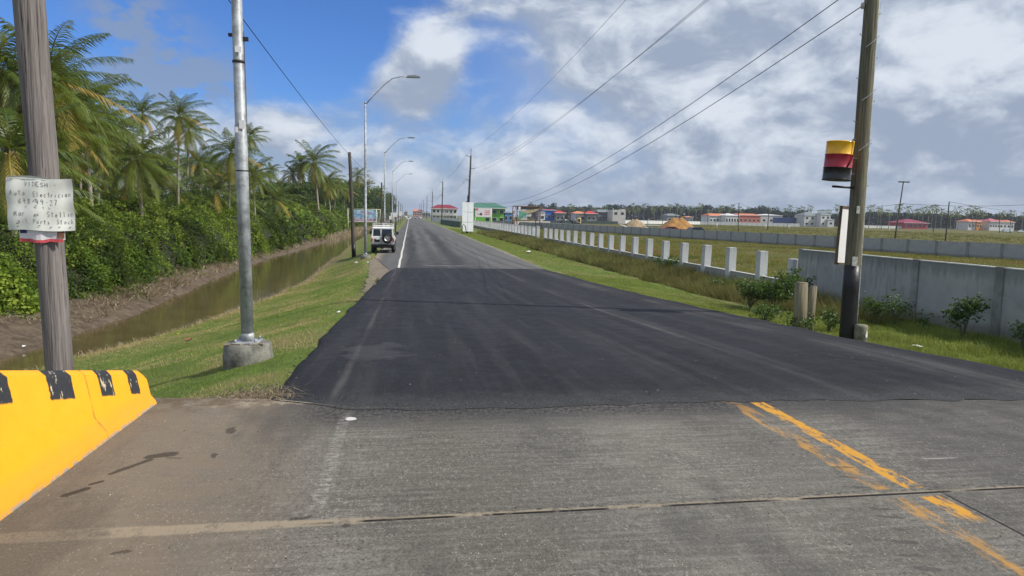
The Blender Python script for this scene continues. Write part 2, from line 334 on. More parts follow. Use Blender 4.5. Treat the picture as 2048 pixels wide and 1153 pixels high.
# concrete deck
def deck_mat():
    m, t, p, o, x, y = road_nodes('worn_concrete_deck')
    nL = noise(t, o, .55, 5, .6); nM = noise(t, o, 4, 6, .65); nS = noise(t, o, 60, 4, .75); nT = noise(t, vmul(t, o, (1.6, 26, 1)), 1.4, 5, .7); nF = noise(t, o, 170, 2, .6)
    c = mixc(t, mapr(t, nL, .3, .7), (.140, .127, .104), (.205, .188, .156))
    c = mixc(t, mapr(t, nM, .38, .7, 0, .75), c, (.225, .212, .185))
    c = mixc(t, mul(t, mapr(t, nT, .44, .66, 0, .38), mapr(t, noise(t, o, 1.7, 4), .3, .6)), c, (.070, .066, .058))
    c = mixc(t, mapr(t, nS, .44, .62, 0, .72), c, (.066, .062, .054))
    c = mixc(t, mapr(t, noise(t, vmul(t, o, (1, 1.9, 1)), 85, 2, .6), .56, .70, 0, .55), c, (.34, .32, .28))
    rib = noise(t, vmul(t, o, (1.1, 15, 1)), 1.6, 4, .6); c = mixc(t, mul(t, mapr(t, rib, .50, .58), mul(t, mapr(t, x, -.7, -.2), mapr(t, noise(t, o, .9, 4), .38, .6, .12, .5))), c, (.085, .080, .070))
    c = mixc(t, mul(t, mapr(t, rib, .46, .40), mapr(t, nM, .3, .7, .1, .45)), c, (.27, .255, .225))
    nQ = noise(t, vmul(t, o, (1, .55, 1)), 30, 4, .7); c = mixc(t, mapr(t, nQ, .54, .66, 0, .6), c, (.31, .29, .25)); c = mixc(t, mapr(t, nQ, .44, .34, 0, .6), c, (.060, .056, .048))
    # brown dusty shoulder on the barrier side
    c = mixc(t, mul(t, mapr(t, x, -.4, -1.3), mapr(t, nM, .2, .7, .35, .9)), c, (.185, .150, .110))
    # darker wheel paths and tyre film in the far lane
    c = mixc(t, mul(t, mapr(t, x, 3.5, 4.3), mapr(t, nM, .3, .7, .25, .75)), c, (.070, .066, .064))
    c = mixc(t, mul(t, band(t, x, 1.05, .55, .4), mapr(t, nL, .3, .7, .05, .35)), c, (.075, .072, .067))
    for (bx, bw, bc, bk) in [(.30, .45, (.085, .072, .056), .38), (1.75, .45, (.24, .225, .19), .35), (2.65, .30, (.085, .078, .066), .30), (-1.7, .3, (.24, .20, .145), .35)]:
        c = mixc(t, mul(t, band(t, mth(t, 'ADD', x, mul(t, mth(t, 'SUBTRACT', nL, .5), .8)), bx, bw, bw*.8), mapr(t, nM, .25, .7, bk*.3, bk)), c, bc)
    # aggregate showing as pale specks
    sp = nd(t, 'ShaderNodeTexVoronoi', {'Vector': o, 'Scale': 42.}); spk = mapr(t, mth(t, 'ADD', sp.outputs['Distance'], mul(t, noise(t, o, 19, 3), .25)), .30, .22)
    c = mixc(t, mul(t, spk, mapr(t, noise(t, o, 1.7, 4), .42, .60, .10, .9)), c, (.48, .46, .41))
    sp2 = nd(t, 'ShaderNodeTexVoronoi', {'Vector': o, 'Scale': 13.}); c = mixc(t, mul(t, mapr(t, mth(t, 'ADD', sp2.outputs['Distance'], mul(t, nS, .12)), .115, .085), mapr(t, nM, .5, .55)), c, (.035, .032, .030))
    # tar film near the new asphalt
    c = mixc(t, mul(t, mapr(t, mth(t, 'ADD', y, mth(t, 'MULTIPLY', nM, .5)), 5.55, 6.25), mul(t, mapr(t, nQ, .34, .60, .35, 1), mul(t, mapr(t, x, -1.5, -.6), mapr(t, x, 6.5, 2.8, .35, 1)))), c, (.036, .035, .037))
    # sealed joint with sand, slightly skew
    jy = mth(t, 'SUBTRACT', y, mth(t, 'MULTIPLY_ADD', x, .014, 3.83)); jn = mth(t, 'MULTIPLY', mth(t, 'SUBTRACT', nM, .5), .06)
    ja = mth(t, 'ABSOLUTE', mth(t, 'ADD', jy, jn)); wid = mapr(t, x, -1.8, .6, .060, .020)
    sand = mapr(t, mth(t, 'SUBTRACT', ja, wid), .02, -.01)
    c = mixc(t, mul(t, sand, mapr(t, mth(t, 'ADD', mul(t, nQ, .5), mul(t, nM, .5)), .38, .52, .2, .95)), c, (.30, .25, .18))
    gap = mul(t, mapr(t, mth(t, 'ABSOLUTE', mth(t, 'ADD', jy, .012)), .016, .006), mapr(t, x, -.7, -.2))
    gap = mul(t, gap, mapr(t, noise(t, vmul(t, o, (2, .2, 1)), 1.6, 3), .38, .5))
    c = mixc(t, gap, c, (.012, .012, .012))
    rub = mul(t, mapr(t, mth(t, 'ABSOLUTE', mth(t, 'SUBTRACT', jy, .05)), .05, .02), mul(t, mapr(t, x, -.4, .1), mapr(t, noise(t, vmul(t, o, (1, 2, 1)), 15, 5, .75), .52, .60)))
    c = mixc(t, rub, c, (.06, .057, .05))
    c = mixc(t, mul(t, mapr(t, noise(t, vmul(t, o, (.9, .35, 1)), 1.3, 5, .65), .50, .64, 0, .55), mapr(t, nS, .3, .6, .4, 1)), c, (.062, .060, .055))
    # longitudinal joint next to the centre line and a hairline crack
    lj = mul(t, band(t, x, 3.47, .009, .006), mapr(t, y, 3.95, 3.75)); c = mixc(t, lj, c, (.01, .01, .01))
    # old white edge line, mostly worn away
    wl = mul(t, band(t, mth(t, 'ADD', x, mth(t, 'MULTIPLY', mth(t, 'SUBTRACT', nM, .5), .04)), -.54, .045, .015), mul(t, mapr(t, y, 3.9, 4.1), mapr(t, y, 6.1, 5.9)))
    c = mixc(t, mul(t, wl, mapr(t, noise(t, vmul(t, o, (5, 14, 1)), 2.2, 6, .75), .48, .62, .02, .42)), c, (.52, .50, .45))
    # double yellow centre line, worn
    yw_ = mth(t, 'ADD', x, mth(t, 'MULTIPLY', mth(t, 'SUBTRACT', nM, .5), .05))
    nY = noise(t, vmul(t, o, (9, 2.2, 1)), 1.3, 6, .7)
    y1 = mul(t, band(t, yw_, 3.10, .075, .015), mul(t, mapr(t, nY, .44, .60), mapr(t, y, 6.0, 5.6, .35, .62)))
    y2 = mul(t, band(t, yw_, 3.345, .07, .012), mul(t, mapr(t, mth(t, 'ADD', mul(t, nY, .75), mul(t, nQ, .25)), .435, .52), mapr(t, y, 3.40, 3.55)))
    yy = mul(t, mth(t, 'MAXIMUM', y1, y2), mul(t, mapr(t, y, 6.2, 6.12), mapr(t, mth(t, 'ABSOLUTE', jy), .05, .09)))
    c = mixc(t, yy, c, mixc(t, nS, (.55, .26, .03), (.66, .34, .05)))
    # oil and water stains
    for (px, py, rx, ry, rot) in [(462, 862, .035, .08, 0), (428, 912, .02, .05, .1), (690, 1052, .02, .02, 0), (605, 1037, .05, .022, .2),
                                  (240, 1105, .04, .02, .3)]:
        q = gz(px, py, 0); c = mixc(t, mul(t, ell(t, x, y, q.x, q.y, rx*1.25, ry*1.2, rot, noise(t, o, 11, 5, .7), 1.1), .7), c, (.045, .038, .030))
    for (px, py) in [(1690, 935), (1700, 955), (1715, 975), (1765, 1018), (1785, 1035), (1800, 1060), (1815, 1085), (1830, 1112), (1850, 1138)]:
        q = gz(px, py, 0); c = mixc(t, mul(t, ell(t, x, y, q.x, q.y, .085, .020, -.2, noise(t, o, 9, 5, .7), 1.5), .55), c, (.050, .047, .043))
    q = gz(700, 838, 0); c = mixc(t, ell(t, x, y, q.x, q.y, .05, .05, .4, nM, .6), c, (.62, .60, .56))
    q = gz(1880, 917, 0); c = mixc(t, mul(t, ell(t, x, y, q.x, q.y, .17, .008, 0., nM, .2), .7), c, (.45, .44, .42))
    def seg(p1, p2, w0):
        a = gz(*p1, 0); b2 = gz(*p2, 0); d = b2-a; L2 = d.x*d.x+d.y*d.y; ux = mth(t, 'SUBTRACT', x, a.x); uy = mth(t, 'SUBTRACT', y, a.y)
        h = mth(t, 'DIVIDE', mth(t, 'ADD', mul(t, ux, d.x), mul(t, uy, d.y)), L2, clamp=True)
        r = mth(t, 'SQRT', mth(t, 'ADD', mth(t, 'POWER', mth(t, 'SUBTRACT', ux, mul(t, h, d.x)), 2.), mth(t, 'POWER', mth(t, 'SUBTRACT', uy, mul(t, h, d.y)), 2.)))
        return mapr(t, mth(t, 'ADD', r, mul(t, mth(t, 'SUBTRACT', nM, .5), w0*2.2)), w0*1.15, w0*.7)
    for (p1, p2, w0, k) in [((222, 948), (300, 920), .028, .8), ((300, 914), (340, 909), .05, .8), ((128, 992), (172, 978), .028, .9), ((182, 969), (204, 963), .018, .9), ((334, 916), (362, 917), .012, .6), ((1030, 1000), (1150, 1010), .004, .4)]:
        c = mixc(t, mul(t, seg(p1, p2, w0), k), c, (.045, .038, .030))
    # sand drifted on the corner
    q = gz(560, 806, 0); c = mixc(t, mul(t, ell(t, x, y, q.x-.1, q.y+.05, .50, .13, .1, noise(t, o, 6, 6, .75), 2.2), mapr(t, nQ, .35, .6, .25, .9)), c, (.34, .28, .20))
    c = mixc(t, mul(t, mul(t, mapr(t, y, 5.9, 6.5), mapr(t, x, -1.0, -1.5)), mapr(t, noise(t, o, 5, 6, .7), .42, .58)), c, (.13, .095, .06))
    S(t, p.inputs['Base Color'], c); S(t, p.inputs['Roughness'], mapr(t, nM, .3, .7, .75, .95)); p.inputs['Specular IOR Level'].default_value = .25
    h = mth(t, 'ADD', mth(t, 'ADD', mul(t, nS, .6), mul(t, nF, .5)), mth(t, 'ADD', mul(t, nT, .5), mul(t, gap, -3.)))
    S(t, p.inputs['Normal'], nd(t, 'ShaderNodeBump', {'Height': h, 'Distance': .008, 'Strength': 1.}).outputs[0]); return m
b = MB(); b.prism([(-2.9, -8), (12.5, -8), (12.5, 5.9), (6.1, 5.95), (3.3, 6.12), (.8, 6.06), (-.5, 6.18), (-1.25, 6.5), (-2.35, 6.62), (-2.9, 6.62)], -.45, 0, 'z')
tag(b.build('bridge_deck', deck_mat()), kind='structure')
# fresh asphalt wedge
def rag(Y, s, a): return a*(fb(Y*1.1+s, Y*0+s, 4)-.5)*2
ya = np.arange(5.2, 36.3, .22); LE = np.interp(ya, [5, 6.4, 8, 16, 25, 33, 36.3], [-1.27, -1.27, -1.30, -1.38, -1.24, -1.0, -.62])+rag(ya, 3, .07)*np.clip((ya-6.2)/1.5, 0, 1); RE = np.interp(ya, [5, 7, 10, 17, 36.3], [7.9, 7.6, 7.35, 7.4, 7.25])+rag(ya, 8, .09)
YS = 6.1
cols_ = np.linspace(0, 1, 110); rows = []
for i, Y in enumerate(ya):
    Xr = LE[i]+(RE[i]-LE[i])*cols_; rows.append(np.stack([Xr, np.full_like(Xr, Y), zr(Xr*0+Y)+np.interp(Y, [6.1, 6.6, 8.5, 11], [.004, .007, .028, .042])], -1))
A3 = np.array(rows)
A3 = A3[ya >= 5.9]; ya2 = ya[ya >= 5.9]
seam = lambda X: np.interp(X, [-1.3, -.5, .8, 3.3, 6.1, 8], [6.52, 6.1, 6.06, 6.12, 5.95, 5.9])
A3[0, :, 1] = seam(A3[0, :, 0])+.10*(vn(A3[0, :, 0]*5, A3[0, :, 0]*0)-.5)-.03; A3[0, :, 2] = .004
for k in range(1, 4): A3[k, :, 1] = np.maximum(A3[k, :, 1], A3[k-1, :, 1]+.1)
# far end: ends flush on the old road
r_, c_ = A3.shape[:2]
top = A3.reshape(-1, 3)
def skirt(arr, out_): q = arr.copy(); q[:, 2] -= .09; q[:, :2] += out_; return q
il = np.arange(r_*c_).reshape(r_, c_)
fq = np.stack([il[:-1, :-1], il[:-1, 1:], il[1:, 1:], il[1:, :-1]], -1).reshape(-1, 4)
L0, R0 = A3[:, 0], A3[:, -1]; Ls, Rs = skirt(L0, np.array([-.07, 0])), skirt(R0, np.array([.07, 0]))
base = len(top); Vall = np.concatenate([top, Ls, Rs]); k_ = np.arange(r_-1)
fl = np.stack([base+k_, il[k_, 0], il[k_+1, 0], base+k_+1], -1); fr_ = np.stack([il[k_, -1], base+r_+k_, base+r_+k_+1, il[k_+1, -1]], -1)
def asphalt_mat():
    m, t, p, o, x, y = road_nodes('fresh_asphalt')
    nL = noise(t, vmul(t, o, (1, .22, 1)), .8, 5, .6); nM = noise(t, o, 3, 6, .65); nS = noise(t, o, 75, 3, .7); nG = noise(t, vmul(t, o, (6, .3, 1)), 1, 5, .6)
    c = mixc(t, mapr(t, nL, .3, .7), (.0120, .0130, .0165), (.0200, .0212, .0260))
    c = mixc(t, mapr(t, nS, .50, .66, 0, .6), c, (.050, .050, .053))
    nQ = noise(t, vmul(t, o, (1, .5, 1)), 26, 4, .7); c = mixc(t, mapr(t, nQ, .52, .68, 0, .5), c, (.046, .047, .052)); c = mixc(t, mul(t, mapr(t, noise(t, vmul(t, o, (2.5, .12, 1)), 1.2, 5, .65), .48, .62), .35), c, (.050, .050, .053))
    # dust tracks drawn out along the lanes
    ctr = mth(t, 'MULTIPLY_ADD', mth(t, 'SUBTRACT', y, 6), .008, 0.)
    for (xc, hw, k) in [(-.72, .040, .24), (-.55, .22, .12), (4.55, .035, .34), (4.62, .18, .12), (3.1, .10, .08), (6.7, .30, .25), (1.7, .08, .06)]:
        xx = mth(t, 'ADD', x, mth(t, 'MULTIPLY', mth(t, 'SUBTRACT', nL, .5), .22))
        c = mixc(t, mul(t, band(t, xx, xc, hw, hw*.9), mul(t, mul(t, mapr(t, nG, .35, .65, .2, 1.), mapr(t, noise(t, o, .5, 3), .35, .6, .3, 1)), k)), c, (.21, .195, .175))
    q = gz(735, 705, -.2); c = mixc(t, mul(t, ell(t, x, y, q.x, q.y, .42, .8, .0, noise(t, o, 1.3, 6, .75), 2.2), mapr(t, nS, .3, .7, .05, .28)), c, (.15, .15, .155))
    # near end thins out over the concrete
    c = mixc(t, mul(t, mapr(t, mth(t, 'ADD', y, mth(t, 'MULTIPLY', nM, .5)), 7.2, 6.3), mapr(t, nS, .42, .62, 0, .7)), c, (.12, .115, .105))
    sp = nd(t, 'ShaderNodeTexVoronoi', {'Vector': o, 'Scale': 5.5}); c = mixc(t, mul(t, mapr(t, sp.outputs['Distance'], .075, .05), mapr(t, noise(t, o, 1.1, 3), .45, .6)), c, (.34, .32, .29))
    S(t, p.inputs['Base Color'], c); S(t, p.inputs['Roughness'], mapr(t, nM, .3, .7, .7, .88)); p.inputs['Specular IOR Level'].default_value = .2
    S(t, p.inputs['Normal'], nd(t, 'ShaderNodeBump', {'Height': nS, 'Distance': .012, 'Strength': 1.}).outputs[0]); return m
tag(npmesh('fresh_asphalt', Vall, np.concatenate([fq, fl, fr_]), 4, asphalt_mat()), kind='structure')
# older road to the horizon (runs on under the new layer)
def old_road_mat():
    m, t, p, o, x, y = road_nodes('old_asphalt')
    nL = noise(t, vmul(t, o, (1, .12, 1)), .6, 5, .6); nM = noise(t, o, 2.2, 6, .65); nS = noise(t, o, 50, 3, .7)
    c = mixc(t, mapr(t, nL, .3, .7), (.078, .076, .073), (.118, .114, .108))
    c = mixc(t, mapr(t, nS, .5, .7, 0, .4), c, (.17, .165, .155))
    c = mixc(t, mul(t, mapr(t, x, 3.9, 4.6), .35), c, (.145, .14, .13))
    # dark tyre sweeps fanning from the new layer into the lane
    for (a, b_, pw, hw, k) in [(.35, .3, 26., .40, .85), (3.3, -.5, 30., .50, .88), (1.7, .3, 40., .35, .45), (4.6, 3.2, 14., .10, .55), (6.0, 2.4, 12., .07, .5), (5.3, 3.6, 20., .07, .5), (3.4, 3.0, 30., .16, .4), (2.9, -1.6, 22., .06, .3)]:
        xc = mth(t, 'MULTIPLY_ADD', mth(t, 'EXPONENT', mth(t, 'MULTIPLY', mth(t, 'SUBTRACT', y, 36), -1./pw)), b_*.55, a-.3)
        xx = mth(t, 'SUBTRACT', mth(t, 'ADD', x, mth(t, 'MULTIPLY', mth(t, 'SUBTRACT', noise(t, vmul(t, o, (0, .06, 0)), 1, 2), .5), 1.2)), xc)
        f = mul(t, band(t, xx, 0, hw, hw*.8), mul(t, mapr(t, y, 190, 70), mapr(t, nM, .2, .6, .5, 1)))
        c = mixc(t, mul(t, f, k), c, (.022, .022, .025))
    c = mixc(t, mul(t, mul(t, mapr(t, y, 56, 36), mapr(t, nM, .36, .56, .1, .95)), mul(t, mapr(t, x, -.4, 0.2), mapr(t, x, 4.8, 3.6))), c, (.040, .040, .043))
    c = mixc(t, mul(t, mapr(t, mth(t, 'ABSOLUTE', mth(t, 'SUBTRACT', y, 38.5)), .35, .1), mul(t, mapr(t, nM, .4, .6), band(t, x, 2.2, 1.3, .4))), c, (.20, .19, .175))
    # white edge line, wandering a little
    wl = band(t, mth(t, 'ADD', x, mth(t, 'MULTIPLY', mth(t, 'SUBTRACT', noise(t, vmul(t, o, (0, .09, 0)), 1, 2), .5), .16)), -.58, .06, .015)
    c = mixc(t, mul(t, wl, mul(t, mapr(t, nM, .2, .4, .55, .95), mapr(t, y, 34, 36))), c, (.62, .60, .54))
    # sandy broken edges
    ed = mth(t, 'MAXIMUM', mapr(t, mth(t, 'ADD', x, nM), 7.7, 8.1), mul(t, mapr(t, mth(t, 'SUBTRACT', x, nM), -2.1, -2.7), mapr(t, y, 150, 60, .2, .9)))
    c = mixc(t, ed, c, (.26, .22, .16))
    S(t, p.inputs['Base Color'], c); p.inputs['Roughness'].default_value = .85; p.inputs['Specular IOR Level'].default_value = .3
    S(t, p.inputs['Normal'], nd(t, 'ShaderNodeBump', {'Height': nS, 'Distance': .006, 'Strength': .8}).outputs[0]); return m
yo = lines([(6.8, 60, 1.2), (60, 160, 4), (160, 1500, 50)])
ol = np.interp(yo, [6, 30, 35, 40, 46, 60, 110, 160, 1500], [-1.0, -1.0, -1.0, -1.6, -2.3, -2.35, -2.2, -1.7, -1.5])+rag(yo, 5, .12); orr = np.interp(yo, [6, 36, 50, 1500], [7.1, 7.35, 7.6, 7.6])+rag(yo, 9, .14)
NO = len(yo); cc = np.linspace(0, 1, 9); ov = np.concatenate([np.stack([ol+(orr-ol)*k, yo, zr(yo)+.004], -1) for k in cc]); io = np.arange(NO-1)
of = np.concatenate([np.stack([j*NO+io, (j+1)*NO+io, (j+1)*NO+io+1, j*NO+io+1], -1) for j in range(8)])
ov[:, 2] += np.where(ov[:, 1] < 36.2, -.012, 0)
tag(npmesh('old_road', ov, of, 4, old_road_mat()), kind='structure')
# sandy lay-by between road edge and grass where the vehicle stands
dirt = mat('sandy_dirt', (.19, .155, .11), .95, var=.35, scale=2.5, bump=.02, bscale=18)
yd = np.arange(22, 47, .2); dl = np.interp(yd, [22, 30, 38, 43, 47], [-1.45, -1.8, -2.2, -2.4, -2.2])+rag(yd, 2, .10); dr = np.full_like(yd, -.9)
ND = len(yd); dv = np.concatenate([np.stack([dl+(dr-dl)*k, yd, np.maximum(ground(dl+(dr-dl)*k, yd)+.014, zr(yd)-.016)], -1) for k in (0, .33, .66, 1)]); iD = np.arange(ND-1)
tag(npmesh('dirt_shoulder', dv, np.concatenate([np.stack([j*ND+iD, (j+1)*ND+iD, (j+1)*ND+iD+1, j*ND+iD+1], -1) for j in range(3)]), 4, dirt), kind='structure')
# ------------------------------------------------------------------ plants as masses of small faces
def blades(P, h, wd, lean, rnd_, segs=1, bend=.35):
    """grass blades: a triangle (segs 1) or a bent two-piece blade; P (n,3)"""
    n = len(P); az = rng.random(n)*2*np.pi; la = rng.random(n)*2*np.pi
    wv_ = np.stack([np.cos(az), np.sin(az), 0*az], -1)*(wd*.5)[:, None]; ld = np.stack([np.cos(la), np.sin(la), 0*la], -1)
    up = np.array([0, 0, 1.])
    if segs == 1:
        tip = P+ld*(lean*h)[:, None]+up*h[:, None]
        V_ = np.stack([P-wv_, P+wv_, tip], 1).reshape(-1, 3); return V_, np.repeat(rnd_, 3), 3
    mid = P+ld*(lean*h*.35)[:, None]+up*(h*.6)[:, None]; tip = P+ld*(lean*h)[:, None]+up*(h*(1-bend*lean))[:, None]
    V_ = np.stack([P-wv_, P+wv_, mid+wv_*.8, mid-wv_*.8, mid-wv_*.8, mid+wv_*.8, tip+wv_*.08, tip-wv_*.08], 1).reshape(-1, 3)
    return V_, np.repeat(rnd_, 8), 4
def scatter(x0, x1, y0, y1, n, dens=None):
    X = rng.uniform(x0, x1, n); Y = rng.uniform(y0, y1, n)
    if dens is not None: k = rng.random(n) < dens(X, Y); X = X[k]; Y = Y[k]
    return X, Y
def leaves(P, size, rnd_, aspect=.5, droop=.3, normal=None, spread=1.):
    """diamond leaves of random attitude"""
    n = len(P); a = rng.normal(size=(n, 3)); a[:, 2] = a[:, 2]*.6-droop; a /= np.linalg.norm(a, axis=1)[:, None]
    b = rng.normal(size=(n, 3))*spread
    if normal is not None: b = np.cross(a, normal+b*.55)
    else: b = np.cross(a, b)
    b /= (np.linalg.norm(b, axis=1)[:, None]+1e-9); L = size[:, None]
    V_ = np.stack([P-a*L*.5, P+b*L*aspect*.5, P+a*L*.5, P-b*L*aspect*.5], 1).reshape(-1, 3)
    return V_, np.repeat(rnd_, 4), 4
def ground_pts(X, Y, dz=-.01): return np.stack([X, Y, ground(X, Y)+dz], -1)
turf = leafmat('turf_blades', [(.085, .150, .022), (.155, .265, .036), (.27, .33, .075), (.46, .38, .18)], .6, .3)
# mown verge on the canal side
X, Y = scatter(-9.5, -1.15, 6.55, 15, 150000, lambda x, y: np.clip((12-y)/8, .45, 1)); X2, Y2 = scatter(-8.8, -1.15, 15, 46, 120000, lambda x, y: np.clip((46-y)/28, .25, 1))
X = np.r_[X, X2]; Y = np.r_[Y, Y2]
k = (X > near_edge(Y)-.05) & (X < shoulder(Y)-.02-np.where((Y > 17) & (Y < 45), .55*vn(Y*1.7, Y*0+2), 0.12*vn(Y*3, Y*0))) & ((X < -2.95) | (Y > 6.7)); X = X[k]; Y = Y[k]
dr_ = np.clip(1-np.abs(X-near_edge(Y))/1.3, 0, 1); pat = fb(X*.45, Y*.45); r = np.clip(.30+.9*(fb(X*1.8, Y*1.8)-.5)+rng.normal(size=len(X))*.16+np.clip((pat-.47)*4.5, 0, .62)+np.clip((fb(X*.9+40, Y*.9)-.55)*4, 0, .4)+dr_*.55, 0, 1)
h = rng.uniform(.018, .05, len(X))*(1+.8*dr_)*(1+np.clip((Y-12)/40, 0, .6)); wd = np.interp(Y, [6, 12, 46], [.005, .008, .022])*rng.uniform(.7, 1.3, len(X))
V_, rr, k_n = blades(ground_pts(X, Y), h, wd, rng.uniform(.2, 1.1, len(X)), r)
tag(npmesh('verge_grass', V_, None, k_n, turf, rr), 'short mown green and straw grass sloping from the road to the brown canal', 'grass', kind='stuff')
# verge on the field side: short by the asphalt, taller and rougher towards the wall
X, Y = scatter(7.3, 16.6, 7, 34, 240000, lambda x, y: np.interp(y, [7, 14, 34], [1, .8, .35]))
k = (X > 7.45+.25*vn(Y*2, Y*0)) & ((X < 11.6+.5*vn(Y, Y*0)) | (Y < 22)) & (X < 15.85); X = X[k]; Y = Y[k]
tall = np.clip((X-8.7)/1.6, 0, 1)*np.clip((24-Y)/8, 0, 1)*np.clip(.25+1.5*fb(X*1.1, Y*1.1)-.5, .12, 1)
h = rng.uniform(.025, .055, len(X))+tall*rng.uniform(.08, .38, len(X)); wd = np.interp(Y, [7, 14, 34], [.008, .011, .02])*rng.uniform(.7, 1.3, len(X))
r = np.clip(.34+.7*(fb(X*1.2, Y*1.2)-.5)+rng.normal(size=len(X))*.13+.35*np.clip((fb(X*.6+5, Y*.6)-.52)*4, 0, 1)*(X > 9), 0, 1)
V_, rr, k_n = blades(ground_pts(X, Y), h, wd, rng.uniform(.2, 1.0, len(X)), r, 2)
tag(npmesh('roadside_grass', V_, None, k_n, leafmat('rough_grass', [(.070, .115, .018), (.155, .235, .036), (.27, .345, .070), (.36, .30, .14)], .6, .35), rr), 'bright green grass beside the fresh asphalt, longer towards the grey wall', 'grass', kind='stuff')
X, Y = scatter(7.4, 11.8, 30, 150, 70000); k = (X > 7.7+.4*vn(Y, Y*0)) & (X < 11.2+.6*vn(Y*.7, Y*0)); X = X[k]; Y = Y[k]
V_, rr, k_n = blades(ground_pts(X, Y), rng.uniform(.03, .08, len(X)), np.interp(Y, [30, 150], [.02, .07]), rng.uniform(.2, 1, len(X)), np.clip(.42+rng.normal(size=len(X))*.15+.5*(fb(X, Y)-.5), 0, 1))
tag(npmesh('roadside_grass', V_, None, k_n, bpy.data.materials['rough_grass'], rr), 'strip of short bright grass along the far road edge before the post fence', 'grass', kind='stuff')
# brown-green ditch growth in front of the post fence
rushm = leafmat('ditch_growth', [(.040, .055, .014), (.115, .125, .032), (.19, .165, .060), (.14, .21, .036), (.27, .22, .10)], .7, .25)
nt_ = 5200; X, Y = scatter(11.5, 15.6, 19, 120, nt_); k = (X > np.interp(Y, [19, 24, 40, 120], [13.6, 12.4, 11.8, 11.5])+.5*vn(Y*.8, Y*0)); X = X[k]; Y = Y[k]
nb = 46; T = np.repeat(ground_pts(X, Y, -.03), nb, 0); sc_ = np.repeat(rng.uniform(.25, .95, len(X))*np.interp(Y, [19, 30, 120], [1.05, 1.05, 1.])*np.clip(.1+1.8*fb(X*.5, Y*.5), .35, 1.3), nb)
T[:, :2] += rng.normal(size=(len(T), 2))*.16; hh = sc_*rng.uniform(.35, .85, len(T)); tr_ = np.repeat(np.clip(fb(X*.4, Y*.4)*1.5-.30+rng.normal(size=len(X))*.12, 0, 1), nb)
V_, rr, k_n = blades(T, hh, np.interp(T[:, 1], [19, 40, 120], [.014, .025, .06]), rng.uniform(.2, 1.2, len(T)), np.clip(tr_+rng.normal(size=len(T))*.08, 0, 1), 1)
tag(npmesh('ditch_growth', V_, None, k_n, rushm, rr), 'tangled brown and green weeds filling the ditch before the concrete post fence', 'weeds', kind='stuff')
# tufts of the open field behind the fences
fieldg = leafmat('field_grass', [(.060, .080, .014), (.135, .155, .028), (.20, .235, .042), (.25, .18, .065)], .75, .25)
def field(x0, x1, y0, y1, nt_, nb, hs, wr, name, lab, cond):
    X, Y = scatter(x0, x1, y0, y1, nt_); k = cond(X, Y); X = X[k]; Y = Y[k]; T = np.repeat(ground_pts(X, Y, -.03), nb, 0); T[:, :2] += rng.normal(size=(len(T), 2))*hs*.45
    hh = np.repeat(rng.uniform(.3, 1, len(X))*np.clip(fb(X*.12, Y*.12)*2-.3, .25, 1.2), nb)*hs*rng.uniform(.5, 1, len(T)); c_ = np.repeat(np.clip(fb(X*.06, Y*.14)*1.9-.45+rng.normal(size=len(X))*.12, 0, 1), nb)
    V_, rr, k_n = blades(T, hh, rng.uniform(*wr, len(T)), rng.uniform(.3, 1.3, len(T)), c_, 1); tag(npmesh(name, V_, None, k_n, fieldg, rr), lab, 'grass', kind='stuff')
wallx = lambda Y: 63.5-.183*Y
field(16.4, 56, 22, 95, 17000, 12, .42, (.02, .05), 'field_grass', 'rough brown and green grass between the post fence and the long grey wall', lambda x, y: (x < wallx(y)-1))
field(17, 200, 60, 420, 22000, 6, .55, (.08, .22), 'field_grass', 'olive and brown pasture reaching back behind the long grey wall', lambda x, y: (x > wallx(y)+1.5) & (x < .85*y+30) & (x > .1*y))
field(16.5, 42, 95, 190, 4000, 8, .5, (.06, .12), 'field_grass', 'green field strip beyond the post fence gate', lambda x, y: (x < wallx(y)-1))
